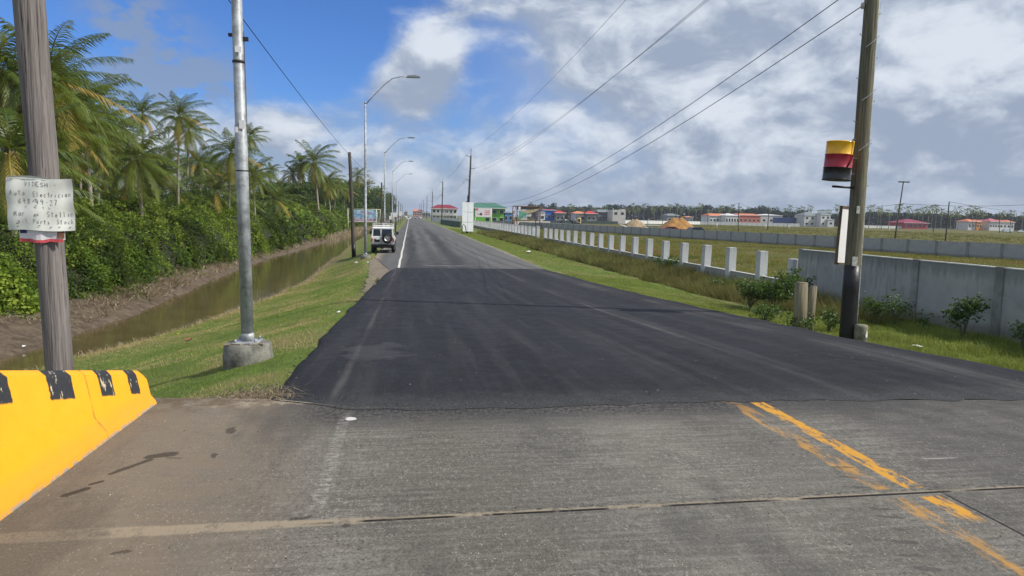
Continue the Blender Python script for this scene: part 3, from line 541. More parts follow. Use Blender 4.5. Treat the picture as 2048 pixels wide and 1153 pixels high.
# ---- thicket on the far bank
def thicket_top(X, Y):
    d = bush_edge(Y)+1.5*(fb(Y*.35, Y*0+4)-.5)*2+.9*(fb(Y*1.3, Y*0+14)-.5)*2-X             # metres in from the front edge
    top_ = np.interp(Y, [0, 18, 30, 50, 80, 120, 200], [2.0, 2.0, 1.9, 2.1, 2.8, 3.6, 4.2])
    f = 1-np.exp(-np.clip(d, 0, 50)/(1.3+1.6*fb(X*.15+3, Y*.22)))
    base_ = np.interp(Y, [0, 20, 32, 40, 500], [-1.25, -1.35, -1.55, -1.3, -1.2])
    z = base_+(top_-base_)*f+(1.9*(fb(X*.33, Y*.33)-.5)+1.0*(fb(X*1.1+9, Y*1.1)-.5))*np.clip(d*1.2, 0, 1)
    return np.where(d > 0, z, -3.), d
def thicket(n, y0, y1, depth, size, name, lab, aspect=.55):
    Y = rng.uniform(y0, y1, n); X = bush_edge(Y)-rng.uniform(-.7, 1, n)**2*np.sign(rng.uniform(-.12, 1, n))*depth
    z, d = thicket_top(X, Y); k = d > -.05; k &= rng.random(n) < np.clip((fb(X*1.3+z*.5, Y*1.3+z)-.33)*7, .10, 1); X, Y, z, d = X[k], Y[k], z[k], d[k]
    # spread leaves down the steep front face as well as over the top
    z = z-rng.random(len(z))**2.2*np.clip(1.5-d*.35, .25, 1.5)*.9+rng.normal(size=len(z))*.05
    e = .3; gx = (thicket_top(X+e, Y)[0]-thicket_top(X-e, Y)[0])/(2*e); gy = (thicket_top(X, Y+e)[0]-thicket_top(X, Y-e)[0])/(2*e)
    N_ = np.stack([-np.clip(gx, -3, 3), -np.clip(gy, -3, 3), np.ones_like(gx)], -1); N_ /= np.linalg.norm(N_, axis=1)[:, None]
    P = np.stack([X, Y, np.maximum(z, ground(X, Y)+.03)], -1)+rng.normal(size=(len(X), 3))*.06
    r = np.clip(.42+1.1*(fb(X*.9, Y*.9+z*.7)-.5)+1.1*(fb(X*.22+60, Y*.22, 2)-.5)+rng.normal(size=len(X))*.17, 0, 1)
    s = size*rng.uniform(.6, 1.35, len(X))*np.interp(fb(X*.3+80, Y*.3, 2), [.35, .65], [.75, 1.35]); V_, rr, k_n = leaves(P, s, r, aspect, .35, N_)
    tag(npmesh(name, V_, None, k_n, bushleaf, rr), lab, 'undergrowth', kind='stuff')
bushleaf = leafmat('thicket_leaves', [(.020, .038, .007), (.062, .112, .014), (.135, .215, .022), (.27, .35, .045)], .6, .35, .22)
thicket(260000, 12, 34, 9, .115, 'undergrowth', 'dense glossy green undergrowth hanging over the muddy bank beside the near pole')
thicket(120000, 34, 75, 12, .17, 'undergrowth', 'dense green undergrowth along the canal below the coconut palms')
thicket(60000, 75, 240, 16, .36, 'undergrowth', 'distant green undergrowth beside the canal towards the billboard')
# taller sprays and vines of a second, paler plant rising out of the thicket
nv2 = 900; Yv = rng.uniform(13, 60, nv2); Xv = bush_edge(Yv)-rng.uniform(.2, 8, nv2); zv, dv3 = thicket_top(Xv, Yv); kk_ = (dv3 > .3) & (fb(Xv*.6+20, Yv*.6) > .50); Xv, Yv, zv = Xv[kk_], Yv[kk_], zv[kk_]
nl2 = 60; cP = np.repeat(np.stack([Xv, Yv, zv], -1), nl2, 0); u_ = rng.random(len(cP)); ar_ = np.repeat(rng.random(len(Xv))*6.28, nl2); hh2 = np.repeat(rng.uniform(.35, 1.1, len(Xv)), nl2)
cP = cP+np.stack([np.cos(ar_)*u_*hh2*.6, np.sin(ar_)*u_*hh2*.6, hh2*np.sin(u_*2.2)*.75-.1], -1)+rng.normal(size=cP.shape)*.09
V_, rr, k_n = leaves(cP, np.interp(cP[:, 1], [13, 60], [.12, .20])*rng.uniform(.6, 1.3, len(cP)), np.clip(rng.normal(size=len(cP))*.2+np.repeat(rng.uniform(.25, .85, len(Xv)), nl2), 0, 1), .42, .4)
tag(npmesh('undergrowth', V_, None, k_n, leafmat('vine_leaves', [(.030, .055, .010), (.085, .140, .018), (.17, .24, .030), (.27, .33, .06)], .6, .38, .2), rr), 'paler sprays and creepers rising out of the dense undergrowth', 'undergrowth', kind='stuff')
# dark hull, shade between the leaves put into its colour, so no daylight passes
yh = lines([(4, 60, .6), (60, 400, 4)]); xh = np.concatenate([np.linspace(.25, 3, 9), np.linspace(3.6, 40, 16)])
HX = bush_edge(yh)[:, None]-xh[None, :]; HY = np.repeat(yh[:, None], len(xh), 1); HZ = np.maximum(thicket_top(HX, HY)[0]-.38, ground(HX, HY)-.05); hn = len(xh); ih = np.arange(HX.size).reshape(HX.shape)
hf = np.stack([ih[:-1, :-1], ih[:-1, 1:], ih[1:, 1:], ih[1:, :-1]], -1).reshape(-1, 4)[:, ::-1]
tag(npmesh('undergrowth', np.stack([HX, HY, HZ], -1).reshape(-1, 3), hf, 4, mat('shade_hull', (.022, .028, .010), .95, var=.5, scale=6, bump=.08, bscale=9), smooth=True), 'dark hull for the shade inside the green undergrowth above the mud bank', 'undergrowth', kind='stuff')
# dry reeds, roots and dead leaves trailing down the mud bank
drym = leafmat('dry_litter', [(.055, .040, .025), (.16, .12, .075), (.32, .255, .165), (.50, .42, .30)], .9, .15)
nD = 52000; Y = rng.uniform(14, 150, nD)**1.; Y = 14+(Y-14)*rng.random(nD)**.7; X = bush_edge(Y)+rng.normal(size=nD)*.75+.35; k = X < far_edge(Y)-.3; X, Y = X[k], Y[k]
dn = np.clip(fb(X*.5, Y*.35)*3-1.05, 0, 1); k = rng.random(len(X)) < dn*np.interp(Y, [14, 35, 45, 80, 100, 150], [1, .9, .25, .12, .5, .4]); X, Y = X[k], Y[k]
V_, rr, k_n = blades(ground_pts(X, Y, 0), rng.uniform(.04, .42, len(X))*np.interp(Y, [14, 40, 150], [.6, 1, 1.6]), np.interp(Y, [14, 150], [.016, .07]), rng.uniform(.8, 3., len(X)), np.clip(rng.normal(size=len(X))*.22+.5, 0, 1), 2, .28)
tag(npmesh('dead_vegetation', V_, None, k_n, drym, rr), 'dry roots and straw trailing from the undergrowth onto the mud bank', 'dead plants', kind='stuff')
nD = 2200; Y = rng.uniform(95, 160, nD); X = bush_edge(Y)+rng.normal(size=nD)*.5+.6
V_, rr, k_n = blades(ground_pts(X, Y, 0), rng.uniform(.3, .9, len(X)), np.full(len(X), .06), rng.uniform(.2, .9, len(X)), np.clip(rng.normal(size=len(X))*.2+.72, 0, 1), 2)
tag(npmesh('dry_reeds', V_, None, k_n, drym, rr), 'tan dry reeds lining the far canal bank towards the billboard', 'reeds', kind='stuff')
nD = 3000; Y = rng.uniform(13, 60, nD); X = near_edge(Y)+rng.normal(size=nD)*.12
V_, rr, k_n = blades(ground_pts(X, Y, 0), rng.uniform(.05, .22, len(X)), np.full(len(X), .012), rng.uniform(.5, 1.6, len(X)), np.clip(rng.normal(size=len(X))*.2+.8, 0, 1), 2)
tag(npmesh('bank_straw', V_, None, k_n, drym, rr), 'straw coloured grass fringe overhanging the near edge of the canal', 'grass', kind='stuff')
nD = 2600; X = rng.uniform(-2.6, -1.05, nD); Y = 6.52+np.abs(rng.normal(size=nD))*.28
V_, rr, k_n = blades(ground_pts(X, Y, 0), rng.uniform(.02, .10, nD), np.full(nD, .006), rng.uniform(1., 3., nD), np.clip(rng.normal(size=nD)*.25+.5, 0, 1), 2, .28)
tag(npmesh('dead_vegetation', V_, None, k_n, drym, rr), 'dry brown straw along the corner where the concrete meets the mown grass', 'dead plants', kind='stuff')
# ---- palms
frondm = leafmat('palm_frond', [(.036, .070, .013), (.085, .145, .020), (.165, .22, .030), (.30, .30, .060)], .42, .38, .5)
drym2 = leafmat('palm_dry_frond', [(.22, .20, .035), (.34, .28, .055), (.42, .30, .08), (.24, .16, .06)], .6, .3)
trunkm = mat('palm_trunk', (.27, .235, .19), .9, var=.35, scale=2, bump=.03, bscale=5, stretch=(1, 1, 5))
nutm = mat('coconut', (.20, .17, .05), .6, var=.4, scale=5)
def frond(az, el, L, droop, nl=34, lw=.05, lean=.14):
    """returns quads (n*4,3) for one feathered frond starting at the origin"""
    k = nl+1; t = np.linspace(0, 1, k); ang = el-droop*t**1.25; ds = L/nl
    hx = np.cumsum(np.cos(ang))*ds; hz = np.cumsum(np.sin(ang))*ds; d = np.array([math.cos(az), math.sin(az), 0]); sd = np.array([-math.sin(az), math.cos(az), 0])
    Pm = d*hx[:, None]+np.array([0, 0, 1])*hz[:, None]; Pm[:, 0] += lean*L*t**2
    T = np.gradient(Pm, axis=0); T /= np.linalg.norm(T, axis=1)[:, None]
    q = []; w0 = .045*(1-t)+.010; tw = random.uniform(-.5, .5)
    for i in range(k-1): q += [Pm[i]-sd*w0[i], Pm[i]+sd*w0[i], Pm[i+1]+sd*w0[i+1], Pm[i+1]-sd*w0[i+1]]
    for i in range(3, k):
        tt = t[i]
        for s_ in (-1, 1):
            ll = L*.235*math.sin(math.pi*min(1, .16+tt*.80))**.55*random.uniform(.75, 1.1)
            o = sd*s_; hang = random.uniform(.0, .30)+.18*tt+tw*s_*.35; dirn = o*.62+T[i]*.62-np.array([0, 0, 1])*hang; dirn[0] += .12; dirn /= np.linalg.norm(dirn)
            tip = dirn*ll; tip[2] -= ll*random.uniform(.12, .42); mid = dirn*ll*.5; wv_ = T[i]*lw*.5; b0 = Pm[i]+np.array([0, 0, random.uniform(-.02, .02)])
            q += [b0-wv_*.7, b0+wv_*.7, b0+mid+wv_*1.1, b0+mid-wv_*1.1, b0+mid-wv_*1.1, b0+mid+wv_*1.1, b0+tip+wv_*.15, b0+tip-wv_*.15]
    return np.array(q)
def crown_mesh(L, nf, nl, lw, dry, seed, lo=-1.1):
    random.seed(seed); G, GR, D, DR = [], [], [], []
    for i in range(nf):
        u = (i+.5)/nf; az = i*2.39996+random.uniform(-.25, .25); el = 1.45-(1.45-lo)*u**1.05; dp = random.uniform(.75, 1.5)*(1.05-.35*u)
        q = frond(az, el, L*random.uniform(.85, 1.08)*(1-.12*abs(u-.4)), dp, nl, lw)
        is_dry = u > .62 and random.random() < dry
        r = np.full(len(q), min(1, max(0, .06+.62*u+random.uniform(-.2, .2))))+rng.normal(size=len(q)//4).repeat(4)*.08
        (D if is_dry else G).append(q); (DR if is_dry else GR).append(np.clip(r if not is_dry else np.full(len(q), random.random()), 0, 1))
    return (np.concatenate(G), np.concatenate(GR), np.concatenate(D) if D else None, np.concatenate(DR) if DR else None)
def palm_proto(name, H, L, nf, nl, lw, dry, seed, curve=(0, 0), r0=.17):
    root = thing(name, 'x', 'palm tree'); random.seed(seed*3+1)
    pts = [Vector((curve[0]*(t**1.6), curve[1]*(t**1.6), H*t)) for t in np.linspace(0, 1, 9)]; pts[0].z = -1.0
    b = MB(); b.tube(pts, [r0*1.5, r0*1.1]+[r0*(1-.25*t) for t in np.linspace(.2, 1, 7)], 8); tk = b.build('trunk', trunkm, root)
    G, GR, D, DR = crown_mesh(L, nf, nl, lw, dry, seed); off = np.array(pts[-1])
    npmesh('crown', G+off, None, 4, frondm, GR, root)
    if D is not None: npmesh('dry_fronds', D+off, None, 4, drym2, DR, root)
    b = MB()
    for i in range(9):
        a = i*2.4; c = off+np.array([math.cos(a)*.26, math.sin(a)*.26, -.22-.1*(i % 3)]); b.lathe([(0, -.15), (.10, -.10), (.13, 0), (.09, .12), (0, .16)], 7, tuple(c))
    b.build('coconut_cluster', nutm, root); root['h'] = H; return root
def set_h(root, H, z):
    s = H/root['h']; return s
PRO = [palm_proto('coconut_palm', 10, 4.6, 34, 38, .064, .35, 3, (.5, .2)), palm_proto('coconut_palm', 8.2, 4.2, 32, 36, .068, .35, 5, (-.7, .3)),
       palm_proto('coconut_palm', 9, 3.5, 30, 32, .07, .3, 8, (.9, -.3), .14), palm_proto('coconut_palm', 4.0, 4.4, 26, 38, .066, .2, 12, (.1, 0)),
       palm_proto('coconut_palm', 9.5, 3.9, 32, 34, .068, .4, 21, (-.3, .6), .15)]
used = set()
def put(pi, px, py, d, R_, lab, rot=None, group='coconut palms behind the canal thicket', flat=1.):
    """palm whose crown centre is seen at px,py, standing d metres up the road; R_ frond length in metres"""
    d0 = d
    while gd(px, py, d).x > bush_edge(d)-1.6 and d < 330: d += 4
    R_ = R_*.74*(d/d0)**.85; p = PRO[pi]; q = gd(px, py, d); zg = -1.2; L0 = [4.6, 4.2, 3.5, 4.4, 3.9][pi]; s = R_/L0; H = p['h']*s
    if pi in used: p = copy_tree(p)
    used.add(pi); a = random.uniform(-.5, .5) if rot is None else rot
    p.rotation_euler = (0, 0, a); hz = (q.z-zg)/p['h']; p.scale = (s, s, s)
    # trunks differ in length: sink or raise the root by the base, crown keeps its place
    top_ = Vector((PRO_TOP[pi][0]*s*math.cos(a)-PRO_TOP[pi][1]*s*math.sin(a), PRO_TOP[pi][0]*s*math.sin(a)+PRO_TOP[pi][1]*s*math.cos(a), 0))
    p.location = (q.x-top_.x, q.y-top_.y, q.z-p['h']*s)
    if p.location.z > zg:      # trunk too short for this height: stretch it
        k = (q.z-zg+.1)/p['h']; p.scale = (s, s, s); p.location.z = zg-.1
        for ch in [c for c in C.objects if c.parent == p]:
            if ch.name.startswith('trunk'): ch.scale = (1, 1, k/s)
            else: ch.location = (0, 0, p['h']*(k/s-1))
    p['label'] = lab; p['group'] = group
    return p
PRO_TOP = [(.5, .2), (-.7, .3), (.9, -.3), (.1, 0), (-.3, .6)]
PL = [(0, 98, 158, 31, 4.3, 'tallest near coconut palm with broad yellowing fronds just right of the grey wooden pole'),
      (4, 12, 190, 34, 3.9, 'coconut palm crown cut by the left photo edge behind the wooden pole'),
      (1, 165, 228, 38, 4.0, 'coconut palm with drooping orange fronds right of the tallest near palm'),
      (4, 120, 285, 33, 3.6, 'low hanging palm crown under the tallest near palm by the pole'),
      (2, 232, 262, 58, 3.0, 'small dark palm crown standing between the tall near palm and the paired slim palms'),
      (4, 285, 228, 70, 3.4, 'coconut palm with a yellow centre rising above the dark stout palm'),
      (1, 272, 318, 44, 3.9, 'stout dark coconut palm with a leaning black trunk above the thicket'),
      (0, 358, 232, 53, 3.2, 'tall slim coconut palm with golden lower fronds, left of a pair'),
      (2, 378, 262, 57, 2.9, 'slim coconut palm with a curved trunk, right of a pair'),
      (4, 397, 327, 66, 3.0, 'short coconut palm with a straight grey trunk right of the slim pair'),
      (0, 462, 305, 54, 3.5, 'dense coconut palm half hidden behind the galvanised lamp post'),
      (2, 500, 272, 80, 2.7, 'small palm crown showing just right of the galvanised lamp post'),
      (1, 505, 385, 64, 3.2, 'low drooping palm right of the galvanised lamp post near the thicket'),
      (2, 541, 342, 115, 2.8, 'small far palm with a round crown against the sky right of the lamp post'),
      (3, 552, 400, 75, 3.6, 'young trunkless palm of upright fronds right of the lamp post'),
      (1, 628, 362, 62, 3.6, 'broad coconut palm with yellow-green hanging fronds left of the thin leaning pole'),
      (4, 585, 348, 105, 3.1, 'far dark palm crown left of the broad yellow-green palm'),
      (2, 602, 342, 118, 2.8, 'far palm crown swept to the right behind the broad yellow-green palm'),
      (0, 716, 352, 108, 2.9, 'windswept palm crown beside the thin leaning wooden pole'),
      (2, 733, 372, 135, 2.9, 'far palm crown behind the second lamp post'),
      (4, 757, 384, 165, 3.0, 'far palm crown between the second and third lamp posts'),
      (2, 672, 372, 112, 2.8, 'far palm crown just left of the thin leaning pole'),
      (3, 22, 300, 27, 4.0, 'feathery young palm at the left photo edge behind the wooden pole'),
      (3, 60, 380, 26, 3.4, 'feathery young palm behind the handwritten notice'),
      (1, 215, 345, 50, 3.4, 'low palm with yellow fronds left of the stout dark palm'),
      (4, 325, 345, 60, 3.2, 'low palm between the stout dark palm and the slim pair'),
      (3, 430, 385, 58, 3.6, 'young palm with arching fronds just left of the galvanised lamp post'),
      (2, 165, 330, 48, 3.2, 'palm crown low behind the notice with orange hanging fronds'),
      (3, 352, 392, 56, 3.3, 'young bushy palm at the foot of the slim pair'),
      (1, 435, 342, 82, 3.2, 'mid-distance palm left of the galvanised lamp post'),
      (4, 340, 300, 88, 3.0, 'far palm seen behind the trunks of the slim pair'),
      (3, 478, 400, 62, 3.2, 'young palm at the foot of the palm behind the lamp post'),
      (3, 245, 392, 48, 3.2, 'young palm at the foot of the stout dark palm')]
for (pi, px, py, d, R_, lab) in PL: put(pi, px, py, d, R_, lab)
random.seed(77)
for i, (px, py, d) in enumerate([(20, 235, 44), (72, 215, 50), (130, 195, 47), (190, 275, 44), (60, 300, 36), (135, 345, 40), (100, 330, 34), (178, 365, 52), (208, 300, 62), (255, 290, 74), (300, 360, 72), (318, 330, 84), (225, 330, 78), (262, 350, 86), (345, 350, 90), (388, 365, 92),
                               (410, 340, 74), (430, 355, 86), (455, 370, 96), (520, 362, 100), (492, 345, 92), (560, 372, 112), (600, 380, 104), (650, 372, 120), (690, 378, 140), (655, 392, 96), (5, 330, 30), (38, 262, 34), (375, 330, 110), (285, 385, 60)]):
    put([0, 1, 2, 4][i % 4], px, py, d, random.uniform(2.9, 3.9), 'crowded coconut palm of middle height filling the belt behind the thicket', group='crowded palms filling the belt behind the thicket')
# ---- broadleaf trees
barkm = mat('tree_bark', (.16, .13, .10), .9, var=.35, scale=4, bump=.03, bscale=12)
treeleaf = leafmat('tree_leaves', [(.014, .030, .008), (.040, .080, .014), (.085, .145, .024), (.15, .22, .042)], .55, .28, .35)
def tree_proto(name, H, Rr, n, ls, seed):
    root = thing(name, 'x', 'tree'); random.seed(seed); rg = np.random.default_rng(seed)
    b = MB(); b.tube([(0, 0, -.4), (.1, 0, H*.25), (.05, .1, H*.5), (0, .1, H*.8)], [.22, .17, .13, .05], 7)
    nc = 26; cen = []
    for i in range(nc):
        a = rg.random()*6.28; u = rg.random(); rr = Rr*(.25+.75*rg.random())*math.sin(math.pi*min(.92, .25+u*.7)); z = H*(.22+.75*u); cen.append((math.cos(a)*rr, math.sin(a)*rr, z, Rr*rg.uniform(.28, .52)))
        if i < 9: b.tube([(0, 0, z*.5), (math.cos(a)*rr*.5, math.sin(a)*rr*.5, z*.8), (math.cos(a)*rr, math.sin(a)*rr, z)], [.08, .05, .02], 5)
    b.build('trunk', barkm, root)
    cen = np.array(cen); k = rg.integers(0, nc, n); dv_ = rg.normal(size=(n, 3)); dv_ /= np.linalg.norm(dv_, axis=1)[:, None]; rad = cen[k, 3]*(.72+.38*rg.random(n)); P = cen[k, :3]+dv_*rad[:, None]*np.array([1, 1, .78])
    r = np.clip(.42+.28*(np.sin(k*2.3))+rg.normal(size=n)*.17, 0, 1)
    V_, rr_, kn = leaves(P, ls*rg.uniform(.6, 1.3, n), r, .6, .3, dv_); npmesh('crown', V_, None, kn, treeleaf, rr_, root); root['h'] = H; return root
TP = [tree_proto('broadleaf_tree', 7, 3.0, 7000, .30, 4), tree_proto('broadleaf_tree', 6, 3.4, 7000, .30, 9), tree_proto('broadleaf_tree', 8, 2.6, 6500, .30, 14)]
usedt = set(); tree_n = [0]
def tree(k, x, y, s, lab, grp='trees behind the canal thicket', sz=None):
    v_ = M.T @ np.array([x, y, 0.]); pxx = 1024-v_[0]*F/v_[2]; yt = np.interp(pxx, [0, 60, 130, 200, 300, 420, 500, 560, 640, 700, 740, 770, 800, 815], [265, 285, 335, 360, 375, 385, 380, 362, 350, 360, 370, 384, 407, 421])
    sz = (gd(pxx, yt, y).z+1.25)/TP[k]['h']*random.uniform(.82, 1.02)/1.5
    p = TP[k]
    if k in usedt: p = copy_tree(p)
    usedt.add(k); p.location = (x, y, -1.25); p.scale = (s*1.12, s*1.12, (sz or s)*1.5); p.rotation_euler = (0, 0, random.uniform(0, 6.28)); p['label'] = lab; p['group'] = grp
random.seed(5)
same = 'dense dark green tree in the belt behind the canal undergrowth'
BT = [(-24, 36, .9), (-28, 44, 1.0), (-23.5, 48, .8), (-29, 58, 1.0), (-21, 60, .62), (-25, 70, .75), (-34, 52, 1.1), (-21, 74, .70), (-19, 84, .72), (-17.5, 93, .78), (-22, 96, .9), (-17, 103, .82), (-16.5, 112, .85), (-21, 118, 1.0),
      (-16, 122, .88), (-15.5, 133, .95), (-20, 140, 1.05), (-15.5, 146, .95), (-15, 158, 1.), (-19, 166, 1.1), (-15, 172, 1.), (-15, 188, 1.1), (-15, 205, 1.1), (-15, 225, 1.15), (-14.5, 250, 1.2), (-14.5, 280, 1.2), (-14.5, 320, 1.3), (-14, 370, 1.3), (-14, 430, 1.4), (-14, 500, 1.4),
      (-38, 40, 1.1), (-44, 52, 1.2), (-33, 66, 1.1), (-30, 84, 1.), (-19.5, 68, .55), (-18, 79, .6), (-32, 32, 1.0), (-27, 27, .8), (-24, 55, .7)]
for i, (x, y, s) in enumerate(BT): tree(i % 3, x+random.uniform(-.5, .5), y, s*random.uniform(.92, 1.08), same)
# ---- distant wood on the skyline beyond the pasture
def wood_line(n, A, B, h, lab):
    t = rng.random(n); x = A[0]+(B[0]-A[0])*t; y = A[1]+(B[1]-A[1])*t; hl = h*(.60+.75*fb(t*70, t*0+5)); z = -1.3+hl*rng.random(n)**.75; dd = rng.uniform(0, 16, n)
    P = np.stack([x+rng.normal(size=n)*1, y+dd, z], -1); r = np.clip(.35+.9*(fb(t*160, z*.8)-.5)+rng.normal(size=n)*.12, 0, 1)
    V_, rr_, kn = leaves(P, rng.uniform(1.0, 2.2, n), r, .8, 0, None); tag(npmesh('distant_wood', V_, None, kn, woodm, rr_), lab, 'wood', kind='stuff')
woodm = leafmat('distant_leaves', [(.022, .036, .020), (.034, .056, .026), (.052, .080, .036)], .8, .15, .1)
qa = gd(1060, 430, 640); qb = gd(1560, 430, 540); qc = gd(2150, 430, 430)
wood_line(24000, (qa.x, qa.y), (qb.x, qb.y), 13.5, 'dark wooded skyline behind the roadside houses and sand heaps')
wood_line(24000, (qb.x, qb.y), (qc.x, qc.y), 11.0, 'dark wooded skyline at the right behind the red house')
farp = palm_proto('skyline_palm', 11, 2.9, 20, 9, .42, .0, 33, (.6, 0), .16)
for c in [c for c in C.objects if c.parent == farp and c.name.startswith('coconut_cluster')]: bpy.data.objects.remove(c)
random.seed(12); first = True
spots = []
for px in list(range(1120, 1290, 16))+list(range(1262, 1690, 13)): spots.append((px+random.uniform(-6, 6), random.uniform(412, 424)+(px-1300)*.004, 560))
for px in [1762, 1780, 1795, 1816, 1828, 1846, 1858, 1866, 1874, 1884, 1903, 1918, 1934, 1948, 1954, 1968, 2001, 2028, 1740, 1757, 1722, 1838, 1912, 2046]: spots.append((px, random.uniform(415, 426)+(px-1760)*.018, 400))
for (px, py, d) in spots:
    o = farp if first else copy_tree(farp); first = False; q = gd(px, py, d*random.uniform(.96, 1.04)); s = random.uniform(.75, 1.1); o.scale = (s, s, max(.5, (q.z+1.4)/11)); o.location = (q.x, q.y, -1.4); o.rotation_euler = (0, 0, random.uniform(0, 6.28))
    o['label'] = 'far coconut palm standing above the dark wood on the right skyline'; o['group'] = 'palms along the skyline'; o['category'] = 'palm tree'

# ------------------------------------------------------------------ concrete barrier with painted stripes
def barrier_mat():
    m, t, p = newmat('barrier_paint'); o = nd(t, 'ShaderNodeTexCoord').outputs['Object']; s_ = nd(t, 'ShaderNodeSeparateXYZ', {0: o}); x, y, z = s_.outputs
    nM = noise(t, o, 6, 6, .65); nS = noise(t, o, 45, 4, .7); nB = noise(t, o, 15, 5, .7)
    c = mixc(t, mapr(t, nM, .3, .7), (.84, .37, .006), (.90, .405, .009))
    c = mixc(t, mth(t, 'MULTIPLY', mapr(t, nB, .60, .72), .30), c, (.60, .28, .03))
    c = mixc(t, mth(t, 'MULTIPLY', mapr(t, mth(t, 'ADD', z, mth(t, 'MULTIPLY', nM, -.25)), .08, -.04), .22), c, (.34, .20, .06)); c = mixc(t, mth(t, 'MULTIPLY', mapr(t, nS, .66, .74), .7), c, (.50, .40, .22))
    c = mixc(t, mth(t, 'MULTIPLY', mapr(t, noise(t, vmul(t, o, (1, .3, 14)), 3, 4, .6), .60, .66), mapr(t, nM, .5, .6, 0, .4)), c, (.30, .20, .08))
    zt = nd(t, 'ShaderNodeAttribute', attribute_name='top').outputs['Fac']; wob = mth(t, 'MULTIPLY', mth(t, 'SUBTRACT', nB, .5), .05)
    yy = mth(t, 'ADD', y, wob); st = 0.
    for (yc, hw) in [(6.16, .085), (5.70, .105), (5.08, .15), (4.38, .15), (3.65, .15), (2.95, .15)]:
        st = mth(t, 'MAXIMUM', st, band(t, yy, yc, hw, .006))
    st = mth(t, 'MULTIPLY', st, mapr(t, mth(t, 'ADD', zt, mth(t, 'MULTIPLY', wob, .5)), .605, .62))
    c = mixc(t, st, c, mixc(t, nS, (.012, .012, .013), (.045, .045, .048)))
    chip = mth(t, 'MULTIPLY', st, mapr(t, noise(t, vmul(t, o, (3, 3, 1)), 6.5, 6, .72), .590, .615)); c = mixc(t, chip, c, (.62, .52, .33))
    low = z
    c = mixc(t, mth(t, 'MULTIPLY', mapr(t, low, .035, .0), mapr(t, nB, .42, .55)), c, (.30, .28, .25))
    jt = band(t, mth(t, 'ADD', y, mth(t, 'MULTIPLY', wob, .3)), 5.42, .012, .008); c = mixc(t, mth(t, 'MULTIPLY', jt, mapr(t, nB, .4, .6, .25, .9)), c, (.42, .20, .02))
    S(t, p.inputs['Base Color'], c); p.inputs['Roughness'].default_value = .55; p.inputs['Specular IOR Level'].default_value = .35
    S(t, p.inputs['Normal'], nd(t, 'ShaderNodeBump', {'Height': mth(t, 'ADD', mth(t, 'ADD', nM, mth(t, 'MULTIPLY', nS, .3)), mth(t, 'MULTIPLY', jt, -.8)), 'Distance': .002, 'Strength': .25}).outputs[0]); return m
ysb = np.concatenate([np.arange(-1.5, 3, .5), np.linspace(3, 6.42, 44)]); HB = np.interp(ysb, [-2, 3.6, 4.1, 6.25, 6.36, 6.42], [.88, .88, .84, .345, .315, .26]); prof = []; topa = []
# height of the crest falls towards the end of the bridge; the face keeps its slope from the crest down
for y, H in zip(ysb, HB):
    k = H/.86; sec = [(-2.25, 0), (-2.262, .07*min(1, k*1.4)), (-2.262-.13*k, .27*k), (-2.262-.22*k, H-.04), (-2.262-.25*k-.02, H), (-2.262-.25*k-.14, H), (-2.262-.28*k-.15, H-.03), (-2.50-.26*k, .27*k), (-2.52-.34*k, .0)]
    for (x, z) in sec: prof.append((x, y, z)); topa.append(.82-(H-z))
ns = 9; n_ = len(ysb); pv = np.array(prof); fi = np.array([[i*ns+j, i*ns+j+1, (i+1)*ns+j+1, (i+1)*ns+j] for i in range(n_-1) for j in range(ns-1)])
bt = thing('road_barrier', 'yellow concrete barrier with black painted stripes along its crest, sloping down at its end', 'barrier', (0, 0, 0))
bo = npmesh('barrier_body', pv, fi, 4, barrier_mat(), parent=bt, attrs={'top': topa})
ed = MB(); last = [tuple(p_) for p_ in pv[-ns:]]; ed.add([(x, y+.001, z) for x, y, z in last], [tuple(range(ns))]); ed.build('end_face', mat('barrier_yellow', (.90, .45, .01), .55, var=.1), bt)
# ------------------------------------------------------------------ timber poles
def timber(name, a, b, stretch=26):
    if name in _mc: return _mc[name]
    m, t, p = newmat(name); o = nd(t, 'ShaderNodeTexCoord').outputs['Object']
    n = noise(t, vmul(t, o, (stretch, stretch, .8)), 1.2, 6, .7); n2 = noise(t, o, 1.3, 4); nc = noise(t, vmul(t, o, (60, 60, 1.1)), 1., 3, .6)
    c = mixc(t, mapr(t, n, .3, .7), a, b); c = mixc(t, mapr(t, nc, .60, .68), c, tuple(k*.28 for k in a)); c = mixc(t, mapr(t, n2, .5, .7, 0, .5), c, tuple(k*.6 for k in b))
    S(t, p.inputs['Base Color'], c); p.inputs['Roughness'].default_value = .88; p.inputs['Specular IOR Level'].default_value = .2
    S(t, p.inputs['Normal'], nd(t, 'ShaderNodeBump', {'Height': mth(t, 'ADD', n, mth(t, 'MULTIPLY', nc, -.8)), 'Distance': .02, 'Strength': .8}).outputs[0]); _mc[name] = m; return m
grey_wood = timber('weathered_timber', (.130, .112, .105), (.275, .245, .230)); green_wood = timber('treated_timber', (.085, .078, .052), (.215, .200, .140)); dark_wood = timber('dark_timber', (.05, .045, .038), (.12, .105, .09))
black_paint = mat('black_paint', (.012, .012, .014), .45, var=.3, scale=8); steel = mat('galvanised_steel', (.36, .38, .39), .55, .35, var=.35, scale=7, bump=.002, bscale=60); iron = mat('dark_iron', (.05, .05, .05), .6, .5)
conc = mat('weathered_concrete', (.30, .285, .25), .9, var=.3, scale=5, bump=.01, bscale=30); concd = mat('stained_concrete', (.17, .165, .14), .92, var=.45, scale=6, bump=.012, bscale=30)
paper = mat('old_paper', (.80, .80, .73), .8, var=.10, scale=4, spec=.2); white_paint = mat('white_paint', (.78, .78, .76), .5, var=.05, scale=2); porcelain = mat('insulator', (.35, .33, .30), .3)
wire_m = mat('cable_black', (.02, .02, .022), .6)
